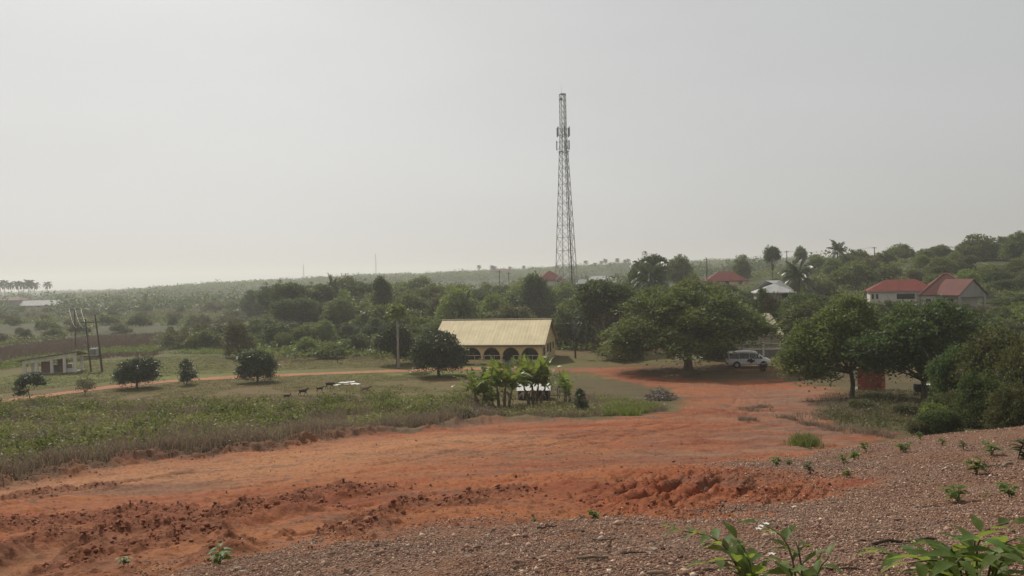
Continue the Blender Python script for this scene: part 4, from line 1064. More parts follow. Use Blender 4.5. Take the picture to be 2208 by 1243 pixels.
weeds('dark_weeds', X[dk], Y[dk], rng, 16, (0.5, 1.25), 0.30, 0.22, 'mid')
k2 = (sd > -0.9 + 1.2 * fbm(X / 0.8, Y / 0.8, 2, 16)) & ((front & (fbm(X / 1.6, Y / 1.6, 2, 15) > -0.12)) | (rng.rand(len(X)) < 0.22))
blades('dry_grass', X[k2], Y[k2], rng, 12, (0.15, 0.95), 0.20, 0.016, 'dry')
weeds('dry_weeds', X[k2 & front][::2], Y[k2 & front][::2], rng, 9, (0.3, 0.9), 0.25, 0.12, 'dry', 0.3)
weeds('weeds', X[front & k][::3], Y[front & k][::3], rng, 9, (0.2, 0.7), 0.25, 0.17, 'weed')
X, Y, sd, rng = inpoly(5200, FIELD2, 205)
nz = fbm(X / 4, Y / 4, 3, 9); k = (sd > 2.4 * rng.rand(len(X))) & (nz > -0.12)
weeds('weeds', X[k], Y[k], rng, 10, (0.15, 0.55), 0.25, 0.17, 'weed')
k = (sd > 0.1) & (rng.rand(len(X)) < 0.5)
blades('dry_grass', X[k], Y[k], rng, 9, (0.2, 0.6), 0.2, 0.016, 'dry')
GP = wpoly([(1300,880),(1350,868),(1420,885),(1370,898),(1300,898)])
X, Y, sd, rng = inpoly(900, GP, 207); k = sd > 0
blades('grass_tuft', X[k], Y[k], rng, 9, (0.3, 0.7), 0.12, 0.022, 'light')
X, Y, sd, rng = inpoly(5200, UNDER, 209)
nz = fbm(X / 3, Y / 3, 3, 13); k = (sd > 3.0 * rng.rand(len(X))) & (nz > -0.1)
weeds('weeds', X[k], Y[k], rng, 9, (0.15, 0.6), 0.22, 0.15, 'olive')
k = (sd > -1.5 + 3.0 * rng.rand(len(X))) & (nz < 0.05)
blades('dry_grass', X[k], Y[k], rng, 9, (0.1, 0.5), 0.18, 0.014, 'dry')
# rough lawn
LAWN = wpoly([(-250,895),(0,868),(280,873),(600,872),(900,866),(1000,866),(1060,880),(1240,850),(1200,806),(900,802),(560,814),(300,832),(100,856),(0,870)])
X, Y, sd, rng = inpoly(26000, LAWN, 211); k = (sd > -0.5) & (fbm(X / 5, Y / 5, 3, 3) > -0.1)
blades('lawn_grass', X[k], Y[k], rng, 6, (0.04, 0.14), 0.22, 0.02, 'lawn')
LAWN2 = wpoly([(-150,858),(0,850),(300,815),(600,798),(900,790),(900,776),(620,768),(400,768),(200,780),(0,815)])
X, Y, sd, rng = inpoly(26000, LAWN2, 213); k = (sd > -0.5)
blades('lawn_grass', X[k], Y[k], rng, 5, (0.05, 0.16), 0.25, 0.022, 'lawn')
X, Y, sd, rng = inpoly(9000, BROWN, 217); k = (sd > -1)
blades('brown_grass', X[k], Y[k], rng, 7, (0.3, 0.9), 0.4, 0.03, 'brown')
TALLG = wpoly([(0,800),(200,775),(230,765),(480,765),(640,766),(900,774),(900,764),(660,752),(500,742),(330,748),(200,760),(0,785)])
X, Y, sd, rng = inpoly(9000, TALLG, 215); k = (sd > 0) & (fbm(X / 7, Y / 7, 3, 3) > -0.2)
weeds('tall_grass', X[k], Y[k], rng, 10, (0.3, 0.9), 0.4, 0.34, 'light', 0.3)

# ------------------------------------------------------------------ buildings
CREAM = pmat('cream_paint', (0.86, 0.66, 0.34), 0.8, 0.10, 1.5, streak=True)
CREAMROOF = None
def roof_mat(name, col, col2, ribs=4.0, rough=0.45):
    m, t, o = newmat(name); co = objco(t)
    f = noise(t, 0.7, 6, 0.7, co)
    c = mixc(t, ramp(t, f, [(0.35, 0.0), (0.7, 1.0)]), col, col2)
    f2 = noise(t, 9, 4, 0.6, co)
    c = mixc(t, ramp(t, f2, [(0.55, 0.0), (0.8, 0.35)]), c, tuple(v * 0.55 for v in col2))
    mp = N(t, 'ShaderNodeMapping'); mp.inputs['Scale'].default_value = (2.2, 0.16, 0.16); t.links.new(co, mp.inputs['Vector'])
    c = mixc(t, ramp(t, noise(t, 1.0, 5, 0.65, mp.outputs[0]), [(0.46, 0.0), (0.64, 0.28)]), c, tuple(v * 0.62 for v in col2))     # run-off stains down the sheets
    b = N(t, 'ShaderNodeBsdfPrincipled'); b.inputs['Roughness'].default_value = max(rough, 0.75); b.inputs['Specular IOR Level'].default_value = 0.15
    t.links.new(c, b.inputs['Base Color'])
    t.links.new(b.outputs[0], o.inputs['Surface']); return m
ROOFCREAM = roof_mat('cream_roof_sheet', (0.47, 0.405, 0.262), (0.37, 0.315, 0.205), rough=0.6)
ROOFCREAM2 = roof_mat('bright_cream_roof_sheet', (0.62, 0.56, 0.42), (0.54, 0.48, 0.35))
ROOFRED = roof_mat('red_roof_sheet', (0.19, 0.034, 0.027), (0.135, 0.034, 0.028), rough=0.7)
ROOFRED2 = roof_mat('faded_red_roof_sheet', (0.155, 0.050, 0.041), (0.10, 0.042, 0.036), rough=0.75)
ROOFGREY = roof_mat('grey_roof_sheet', (0.45, 0.46, 0.45), (0.34, 0.35, 0.34))
ROOFWHITE = roof_mat('white_roof_sheet', (0.62, 0.62, 0.59), (0.48, 0.48, 0.46), rough=0.6)
ROOFBROWN = roof_mat('rusty_roof_sheet', (0.20, 0.15, 0.11), (0.14, 0.10, 0.08))
WHITE = pmat('white_paint', (0.62, 0.59, 0.52), 0.7, 0.08, 1.2, streak=True)
CEMENT = pmat('bare_cement', (0.33, 0.31, 0.28), 0.9, 0.15, 1.6, bump=0.3, streak=True)
CONCRETE = pmat('pale_concrete', (0.82, 0.76, 0.67), 0.9, 0.18, 1.3, bump=0.3, streak=True)
BLOCK = pmat('grey_block', (0.20, 0.195, 0.185), 0.9, 0.2, 2, bump=0.4)
REDPAINT = pmat('red_paint', (0.30, 0.065, 0.038), 0.7, 0.15, 2.0, streak=True)
SHADEMAROON = pmat('maroon_with_painted_shade', (0.055, 0.032, 0.026), 0.7, 0.2, 2)  # dark maroon with the shade of veranda and openings put into the colour
DARKWOOD = pmat('dark_wood', (0.055, 0.038, 0.028), 0.75, 0.25, 4)
GREYWOOD = pmat('weathered_wood', (0.19, 0.15, 0.12), 0.9, 0.25, 5, streak=True)
POLEWOOD = pmat('pole_wood', (0.085, 0.068, 0.052), 0.9, 0.2, 4, streak=True)
STEEL = pmat('galvanised_steel', (0.42, 0.43, 0.435), 0.55, 0.15, 3, metal=0.3)
DARKSTEEL = pmat('dark_steel', (0.06, 0.062, 0.065), 0.6, 0.2, 3)
GLASS = pmat('dark_glass', (0.012, 0.014, 0.016), 0.12, 0.1, 1, spec=0.6)
RUBBER = pmat('rubber', (0.018, 0.018, 0.019), 0.85, 0.2, 8)
BLACKPLASTIC = pmat('black_plastic', (0.014, 0.014, 0.015), 0.5, 0.2, 3)
WHITEPLASTIC = pmat('white_plastic', (0.80, 0.80, 0.78), 0.4, 0.04, 3)
INFILL = pmat('orange_brown_plaster', (0.27, 0.145, 0.095), 0.9, 0.15, 2)
CERAMIC = pmat('porcelain', (0.5, 0.48, 0.45), 0.4, 0.1, 3)

def lamp_head(mb, c, r):
    pts = [(c[0], c[1] + k * 0.04, c[2]) for k in range(4)]
    mb.tube(pts, [r * 0.6, r, r, r * 0.5], 10)
def yellow_house():
    c = GD(1050, 107.6); c.z = 0.0
    a = R(-12)
    h = thing('yellow_house', 'single-storey yellow house with cream ribbed roof and an arched veranda', 'house', (c.x, c.y, gz(c.x, c.y)), a)
    h.scale = (0.925, 1, 1)
    # front wall with arches: local x -8..8, y 0 front, z up
    wt, z0, zt, T = 0.0, 0.0, 2.62, 0.24
    centres = [-5.2, -2.35, 0.5, 3.35, 6.15]; r = 1.28; zs = 0.86; sill = 0.50
    mb = MB()
    n = 14
    edges = [-8.0] + [(p + q) / 2 for p, q in zip(centres[:-1], centres[1:])] + [8.0]
    for i, cx in enumerate(centres):
        e0, e1 = edges[i], edges[i + 1]
        arch = [(cx - r * math.cos(math.pi * k / n), zs + r * math.sin(math.pi * k / n)) for k in range(n + 1)]
        pl = [(e0, sill), (cx - r, sill)] + arch + [(cx + r, sill), (e1, sill)]
        # wall over and beside the arch, front and back skins and the soffit
        xs = sorted(set([e0, e1] + [p[0] for p in arch]))
        def under(x):
            if x <= cx - r or x >= cx + r: return sill
            return zs + math.sqrt(max(0, r * r - (x - cx) ** 2))
        for x0, x1 in zip(xs[:-1], xs[1:]):
            ins = cx - r - 1e-6 <= x0 and x1 <= cx + r + 1e-6
            b0, b1 = (max(under(x0), zs), max(under(x1), zs)) if ins else (sill, sill)
            mb.add([(x0, 0, b0), (x1, 0, b1), (x1, 0, zt), (x0, 0, zt), (x0, T, b0), (x1, T, b1), (x1, T, zt), (x0, T, zt)],
                   [(0, 1, 2, 3), (5, 4, 7, 6), (0, 4, 5, 1), (3, 2, 6, 7)])
        for sx in (cx - r, cx + r):
            mb.add([(sx, 0, sill), (sx, T, sill), (sx, T, zs), (sx, 0, zs)], [(0, 1, 2, 3)])
    # end walls and back wall, gables
    ap = 5.62
    gl = [(0.0, 0.0), (10.6, 0.0), (10.6, 2.62), (5.3, ap - 0.12), (0.0, 2.62)]
    mb.prism(gl, 7.86, 8.0, 'x'); mb.prism(gl, -8.0, -7.86, 'x')
    mb.box(-7.86, 7.86, 10.4, 10.6, 0, 2.6)
    mb.build('wall', CREAM, h)
    mb = MB()
    mb.box(-8.04, 2.35, -0.05, T + 0.02, 0, sill - 0.003); mb.box(3.62, 8.04, -0.05, T + 0.02, 0, sill - 0.003)
    mb.build('parapet', CREAM, h)
    mb = MB()      # arch trim: a slim raised band round each opening
    for cx in centres:
        for k in range(n):
            t0, t1 = math.pi * k / n, math.pi * (k + 1) / n
            for (ri, ro, y) in ((r - 0.01, r + 0.10, -0.03),):
                p = [(cx - q * math.cos(t), y, zs + q * math.sin(t)) for q, t in ((ri, t0), (ri, t1), (ro, t1), (ro, t0))]
                q = [(x, 0.01, z) for x, _, z in p]
                mb.add(p + q, [(0, 1, 2, 3), (3, 2, 6, 7), (0, 4, 5, 1)])
    mb.build('arch_trim', pmat('pale_trim', (0.72, 0.6, 0.4), 0.8), h)
    mb = MB()
    for x0, x1 in ((-7.9, 2.32), (3.65, 7.9)):
        mb.box(x0, x1, 0.06, 0.14, 1.03, 1.11)
        k = x0
        while k <= x1: mb.box(k - 0.03, k + 0.03, 0.07, 0.13, sill, 1.03); k += (x1 - x0) / max(1, round((x1 - x0) / 1.4))
    mb.build('railing', pmat('pale_rail', (0.66, 0.60, 0.48), 0.7), h)
    MB().box(-7.85, 7.85, T + 0.01, 2.2, 0.0, 0.22).build('veranda_floor', CEMENT, h)
    MB().box(-7.85, 7.85, 2.2, 2.36, 0.0, 2.6).build('inner_wall', SHADEMAROON, h)
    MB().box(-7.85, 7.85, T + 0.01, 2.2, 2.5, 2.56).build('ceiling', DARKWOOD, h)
    for x in (2.9,):
        d = MB().box(x - 0.5, x + 0.5, 2.13, 2.19, 0.23, 2.25).build('door', DARKWOOD, h)
    for x in (-5.6, -2.4, 0.3, 6.0):
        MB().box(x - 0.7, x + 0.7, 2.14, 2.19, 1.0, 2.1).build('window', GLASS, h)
    # roof: two ribbed slopes
    def slope(y0, z0_, y1, z1_, nm):
        V = []; F = []
        xs = np.arange(-8.5, 8.501, 0.085)
        ph = (xs / 0.51) % 1.0
        rib = np.where(ph < 0.2, 0.016, 0.0) + 0.012 * vnoise(xs * 0.6, xs * 0, 3)
        rows = 17; 
        for j in range(rows):
            for s in (0, 1):
                t = (j + s) / rows
                st = -0.016 * (s) + 0.016
                for x, rr in zip(xs, rib):
                    V.append((x, y0 + (y1 - y0) * t, z0_ + (z1_ - z0_) * t + rr + st))
        m = len(xs)
        for j in range(2 * rows - 1):
            for i in range(m - 1):
                F.append((j * m + i, j * m + i + 1, (j + 1) * m + i + 1, (j + 1) * m + i))
        o = npmesh(nm, V, np.array(F), ROOFCREAM, h)
        return o
    slope(5.3, ap, -0.62, 2.52, 'roof_slope'); slope(5.3, ap, 11.2, 2.52, 'roof_slope')
    MB().tube([(-8.5, 5.3, ap + 0.03), (8.5, 5.3, ap + 0.03)], 0.09, 8).build('ridge_cap', ROOFCREAM, h)
    mb = MB(); mb.box(-8.45, 8.45, -0.60, -0.56, 2.34, 2.50); mb.build('fascia', pmat('brown_fascia', (0.13, 0.10, 0.075), 0.7), h)
    mb = MB()
    for sx in (-8.47, 8.43): 
        mb.prism([(-0.6, 2.30), (5.3, ap - 0.22), (11.1, 2.30), (11.1, 2.48), (5.3, ap - 0.04), (-0.6, 2.48)], sx, sx + 0.04, 'x')
    mb.build('verge_board', ROOFCREAM, h)
    MB().box(-8.3, 8.3, -0.55, -0.02, 2.36, 2.40).build('soffit', CREAM, h)
    # right gable openings
    for y, z, w, hh in ((4.2, 1.05, 1.1, 1.2), (6.3, 1.05, 1.1, 1.2), (8.7, 1.35, 0.8, 0.8)):
        f = MB().box(8.005, 8.05, y - w / 2 - 0.07, y + w / 2 + 0.07, z - 0.07, z + hh + 0.07).build('window', DARKWOOD, h)
        MB().box(8.052, 8.06, y - w / 2, y + w / 2, z, z + hh).build('pane', GLASS, f)
    MB().box(8.005, 8.03, 0.5, 1.9, 0.35, 2.1).build('side_opening', SHADEMAROON, h)  # dark panel on the wall, painted as a shaded opening
    LAMP = pmat('white_lamp_glass', (0.85, 0.85, 0.82), 0.25)
    for y, z in ((1.6, 2.75), (5.0, 3.7)):
        mb = MB(); lamp_head(mb, (8.16, y - 0.06, z), 0.16); mb.build('wall_lamp', LAMP, h, smooth=True)
    for k in range(2): MB().box(2.45, 3.55, -0.35 - 0.3 * k, -0.051 - 0.3 * k, 0, 0.22 - 0.11 * k).build('step', CEMENT, h)
yellow_house()

def hip_roof(mb, x0, x1, y0, y1, ze, zr, inset, o=0.5, gable=()):
    """hipped roof with eaves overhang o; inset = how far the ridge stops short of each end"""
    ym = (y0 + y1) / 2
    a = [(x0 - o, y0 - o, ze), (x1 + o, y0 - o, ze), (x1 + o, y1 + o, ze), (x0 - o, y1 + o, ze), (x0 + inset, ym, zr), (x1 - inset, ym, zr)]
    b = [(x, y, z - 0.16) for x, y, z in a[:4]]
    mb.add(a + b, [(0, 1, 5, 4), (2, 3, 4, 5), (3, 0, 4), (1, 2, 5), (0, 6, 7, 1), (1, 7, 8, 2), (2, 8, 9, 3), (3, 9, 6, 0), (9, 8, 7, 6)])
def house_windows(h, x0, x1, y, z, n, w=1.0, hh=1.1, mat=None):
    for k in range(n):
        x = x0 + (x1 - x0) * (k + 0.5) / n
        f = MB().box(x - w / 2 - .06, x + w / 2 + .06, y - 0.04, y - 0.003, z - .06, z + hh + .06).build('window', WHITE, h)
        MB().box(x - w / 2, x + w / 2, y - 0.055, y - 0.042, z, z + hh).build('pane', GLASS, f)
def simple_house(name, label, px, D, W, dep, base_py, eave_py, ridge_py, roof, wall, yaw=0.0, inset=None, nwin=3, cat='house', group=None):
    p = P(px, base_py, D)
    if cat == 'building': p = GD(px, D)
    ze = P(px, eave_py, D).z - p.z; zr = P(px, ridge_py, D + dep / 2).z - p.z
    if cat == 'building': ze, zr = 5.6, 7.4
    h = thing(name, label, cat, (p.x, p.y, p.z), yaw, group)
    g = min(0.0, ZG(p.x, p.y) - p.z) - 0.8
    MB().box(-W / 2, W / 2, 0, dep, g, ze - 0.17).build('wall', wall, h)
    mb = MB(); hip_roof(mb, -W / 2, W / 2, 0, dep, ze, zr, dep * 0.5 if inset is None else inset, 0.45)
    mb.build('roof', roof, h)
    if nwin: house_windows(h, -W / 2, W / 2, 0, max(0.9, ze - 2.1), nwin)
    return h
simple_house('distant_house', 'house with a bright red hipped roof just left of the mast foot', 1190, 262, 8.5, 8, 616, 604, 584, ROOFRED, WHITE, R(8), nwin=2)
simple_house('distant_house', 'house with a long red roof on the slope right of the oil palm', 1568, 235, 11.5, 8, 622, 606, 585, ROOFRED, CREAM, R(-6), nwin=3)
simple_house('grey_roofed_house', 'house with a pale grey hipped roof half hidden above the white van', 1673, 132, 5.6, 8, 660, 631, 605, ROOFGREY, CEMENT, R(-12), nwin=2)
simple_house('cream_house', 'house whose bright cream roof shows in the gap between the shade trees', 1646, 119, 5.0, 9, 752, 722, 676, ROOFCREAM2, pmat('sunny_cream', (0.78, 0.70, 0.50), 0.8), R(-4), inset=0.3, nwin=0)
simple_house('long_shed', 'long low shed with a white roof on the hazy plain', 83, 420, 18.5, 8, 669, 659, 648, ROOFWHITE, CEMENT, R(10), inset=0.4, nwin=3, cat='shed')
simple_house('distant_shed', 'small pale-roofed shed in the bushes right of the long white shed', 322, 600, 9, 6, 648, 641, 635, ROOFWHITE, CEMENT, R(5), inset=0.4, nwin=0, cat='shed')
simple_house('distant_shed', 'tiny hut with a flat pale roof left of the dense scrub belt', 519, 310, 2.6, 2, 676, 668, 666, ROOFWHITE, DARKWOOD, 0, inset=0.1, nwin=0, cat='hut')
simple_house('distant_building', 'low hazy building with a long brown roof on the far ridge', 598, 960, 30, 12, 602, 598, 593, ROOFBROWN, DARKWOOD, 0, inset=1, nwin=0, cat='building')
simple_house('distant_building', 'white building gleaming on the crest of the far ridge', 508, 960, 9, 8, 600, 597, 594, ROOFWHITE, CEMENT, 0, inset=1, nwin=0, cat='building')
simple_house('distant_building', 'low pale building with a pinkish roof on the far ridge left of the mast', 1078, 760, 20, 8, 598, 594, 590, ROOFRED2, CEMENT, 0, inset=1, nwin=0, cat='building')
simple_house('distant_building', 'small white flat-topped house right behind the mast foot', 1258, 330, 4.5, 4, 604, 595, 593, ROOFGREY, CEMENT, 0, inset=1, nwin=2, cat='building')
simple_house('distant_building', 'long grey building with a pale roof right of the mast', 1305, 420, 15, 8, 604, 597, 593, ROOFGREY, CEMENT, 0, inset=1, nwin=0, cat='building')
simple_house('distant_building', 'pale low roof on the far ridge below the row of palms', 1340, 850, 20, 8, 588, 584, 580, ROOFGREY, CEMENT, 0, inset=1, nwin=0, cat='building')
simple_house('distant_building', 'hazy brown house at the left edge of the photo below the palms', 8, 420, 16, 9, 638, 631, 622, ROOFBROWN, CEMENT, 0, inset=2, nwin=0, cat='building')

def red_roof_houses():
    D = 141
    p = P(1930, 652, D + 4)
    h = thing('red_roofed_wing', 'long white house wing with a bright red roof, left of the bigger faded roof', 'house', p, R(-20))
    ze = P(1930, 627, D + 4).z - p.z; zr = P(1930, 603, D + 8).z - p.z
    MB().box(-4.1, 6.8, 0, 8, -3.5, ze - 0.17).build('wall', WHITE, h)
    mb = MB(); hip_roof(mb, -4.1, 6.8, 0, 8, ze, zr, 3.0, 0.45); mb.build('roof', ROOFRED, h)
    MB().box(-4.6, 4.2, -0.50, -0.455, ze - 0.2, ze - 0.02).build('fascia', pmat('pink_fascia', (0.5, 0.28, 0.23), 0.8), h)
    MB().box(0.3, 3.2, -0.05, -0.003, 0.55, 1.5).build('window', GLASS, h)
    house_windows(h, -4.0, -2.6, 0, 0.6, 2, 0.35, 0.9)
    # main block with its unfinished porch gable
    p = P(2030, 668, D)
    h = thing('hip_roofed_house', 'house with a large faded red hipped roof and an unfinished grey porch gable', 'house', p, R(-22))
    zl = lambda py: P(2030, py, D).z - p.z
    ze, zr = zl(636), P(2030, 591, D + 4.5).z - p.z
    MB().box(-3.1, 5.6, 0.3, 8.6, -3, ze - 0.17).build('wall', WHITE, h)
    mb = MB(); hip_roof(mb, -3.1, 5.6, 0.3, 8.6, ze, zr, 3.9, 0.5); mb.build('roof', ROOFRED2, h)
    mb = MB()
    for a_, b_ in (((-3.6, -0.2, ze), (0.8, 4.45, zr)), ((6.1, -0.2, ze), (1.7, 4.45, zr)), ((0.8, 4.45, zr), (1.7, 4.45, zr))): mb.tube([Vector(a_) + Vector((0, 0, .05)), Vector(b_) + Vector((0, 0, .05))], 0.10, 6)
    mb.build('ridge_tiles', pmat('pale_ridge_tile', (0.40, 0.20, 0.16), 0.8), h)
    # porch: its gable turned to the right, roof running back into the hip
    q = P(2068, 640, 136.6) - p
    inv = Matrix.Rotation(R(22), 3, 'Z')
    ql = inv @ Vector((q.x, q.y, 0)); pr = R(14 + 22)
    def porch(o): o.location = (ql.x, ql.y, 0); o.rotation_euler = (0, 0, pr); return o
    W = 5.6; gzr = ze + (zr - ze) * 0.72; o = 0.3
    mb = MB(); L, Rr, A = (-o, ze), (W + o, ze), (W / 2, gzr + 0.1)
    for (a_, s_) in ((L, A), (A, Rr)):
        mb.add([(a_[0], -o, a_[1]), (s_[0], -o, s_[1]), (s_[0], 6.0, s_[1]), (a_[0], 6.0, a_[1]),
                (a_[0], -o, a_[1] - .12), (s_[0], -o, s_[1] - .12), (s_[0], 6.0, s_[1] - .12), (a_[0], 6.0, a_[1] - .12)],
               [(0, 1, 2, 3), (4, 7, 6, 5), (0, 4, 5, 1), (1, 5, 6, 2), (2, 6, 7, 3), (3, 7, 4, 0)])
    porch(mb.build('porch_roof', ROOFRED2, h))
    porch(MB().prism([(0, ze - 0.35), (W, ze - 0.35), (W, ze - 0.06), (W / 2, gzr - 0.10), (0, ze - 0.06)], 0, 0.2, 'y').build('gable_wall', CEMENT, h))
    for x in (0.25, W - 0.25):
        for y in (0.0, 3.6): porch(MB().box(x - 0.2, x + 0.2, y - 0.02, y + 0.25, -3, ze - 0.352).build('column', CEMENT, h))
    porch(MB().box(W - 0.15, W, 0.26, 4.0, ze - 0.4, ze - 0.1).build('side_beam', CEMENT, h))
    house_windows(h, -2.9, 2.4, 0.3, 0.7, 3, 0.8, 1.2)
    for k in range(3):
        MB().box(-3.16, -3.103, 1.2 + 2.4 * k, 2.1 + 2.4 * k, 0.7, 1.9).build('window', GLASS, h)
red_roof_houses()

def shelter():
    p = G(108, 806)
    h = thing('concrete_shelter', 'unfinished open concrete shelter with a slanting roof at the left of the lawn', 'shelter', (p.x, p.y, gz(p.x, p.y)), R(13))
    top = lambda x: 1.85 + (x + 3.2) / 6.4 * 0.85
    for i, x in enumerate((-3.1, -1.65, 0.2, 1.75, 3.05)):
        MB().box(x - 0.17, x + 0.17, 0, 0.3, -0.2, top(x) - 0.5).build('column', CONCRETE, h)
    for x in (-3.1, 0.2, 3.05):
        MB().box(x - 0.15, x + 0.15, 3.0, 3.3, -0.2, top(x) - 0.65).build('column', CONCRETE, h)
    MB().prism([(-3.3, top(-3.3) - 0.5), (3.25, top(3.25) - 0.5), (3.25, top(3.25) + 0.05), (-3.3, top(-3.3) + 0.05)], -0.03, 0.33, 'y').build('beam', CONCRETE, h)
    mb = MB()
    cs = [(x, y, top(x) + 0.06 - 0.16 * (y + 0.45) + dz) for dz in (0, 0.09) for y in (-0.45, 3.7) for x in (-3.8, 3.7)]
    mb.add(cs, [(0, 1, 3, 2), (4, 6, 7, 5), (0, 4, 5, 1), (1, 5, 7, 3), (3, 7, 6, 2), (2, 6, 4, 0)]); mb.build('roof', ROOFBROWN, h)
    MB().box(-1.47, 0.02, 1.3, 1.45, 0.0, 1.5).build('wall_panel', INFILL, h)
    MB().box(0.38, 1.57, 1.9, 2.05, 0.0, 1.7).build('wall_panel', INFILL, h)
    MB().box(-1.6, 1.8, 3.05, 3.25, 0.0, 0.9).build('rear_wall', CEMENT, h)
    MB().box(1.9, 2.6, 0.5, 1.1, 0.0, 0.5).build('ledge', CONCRETE, h)
    MB().box(-3.3, 3.3, -0.1, 3.4, -0.3, 0.04).build('floor_slab', CEMENT, h)
shelter()
def hut():
    p = GD(1876, 72.5)
    h = thing('red_hut', 'small red-painted hut under the trees with a lit front', 'hut', (p.x, p.y, gz(p.x, p.y) - 0.05), R(-35))
    MB().box(-1.0, 1.0, -0.9, 0.9, 0.0, 1.9).build('wall', REDPAINT, h)
    MB().prism([(-1.35, 1.95), (1.25, 2.2), (1.25, 2.26), (-1.35, 2.01)], -1.25, 1.2, 'y').build('roof', ROOFBROWN, h)
    f = MB().box(-1.05, -1.003, -0.45, 0.35, 0.95, 1.65).build('window', SHADEMAROON, h)
    MB().box(-1.30, -1.052, -0.5, 0.4, 0.86, 0.93).build('counter', GREYWOOD, f)
    MB().box(0.1, 0.8, -0.94, -0.903, 0.02, 1.7).build('door', pmat('dark_red_paint', (0.22, 0.045, 0.03), 0.7), h)
    MB().box(-1.6, 1.3, -1.4, 1.1, -0.12, 0.05).build('plinth', CEMENT, h)
hut()
def balustrade():
    a = GD(1500, 106); b = GD(1692, 106)
    L = (b - a).length; 
    h = thing('boundary_wall', 'low grey boundary wall topped by a pale baluster fence, behind the van', 'wall', (a.x, a.y, gz(a.x, a.y)), math.atan2(b.y - a.y, b.x - a.x))
    MB().box(0, L, 0, 0.2, -0.3, 0.95).build('wall_base', BLOCK, h)
    MB().box(0, L, -0.02, 0.22, 0.953, 1.05).build('coping', WHITE, h)
    mb = MB(); x = 0.12
    while x < L:
        mb.tube([(x, 0.1, 1.05), (x, 0.1, 1.2), (x, 0.1, 1.3), (x, 0.1, 1.55), (x, 0.1, 1.62)], [0.05, 0.085, 0.085, 0.045, 0.05], 6); x += 0.30
    mb.build('balusters', CEMENT, h)  # white balusters in cement grey, so their shade sits in the colour
    MB().box(0, L, 0.0, 0.2, 1.62, 1.75).build('handrail', CEMENT, h)
    for k in range(5):
        x = L * k / 4
        MB().box(x - 0.14, x + 0.14, -0.04, 0.24, -0.3, 1.88).build('pier', WHITE if k % 2 else CEMENT, h)
balustrade()
p = GD(1681, 101); 
MB_ = MB().tube([(0, 0, -0.2), (0, 0, 1.9)], 0.06, 8).build('fence_post', pmat('pale_post', (0.5, 0.47, 0.42), 0.8), None)
MB_.location = (p.x, p.y, gz(p.x, p.y)); tag(MB_, 'single pale post right of the white van', 'post')

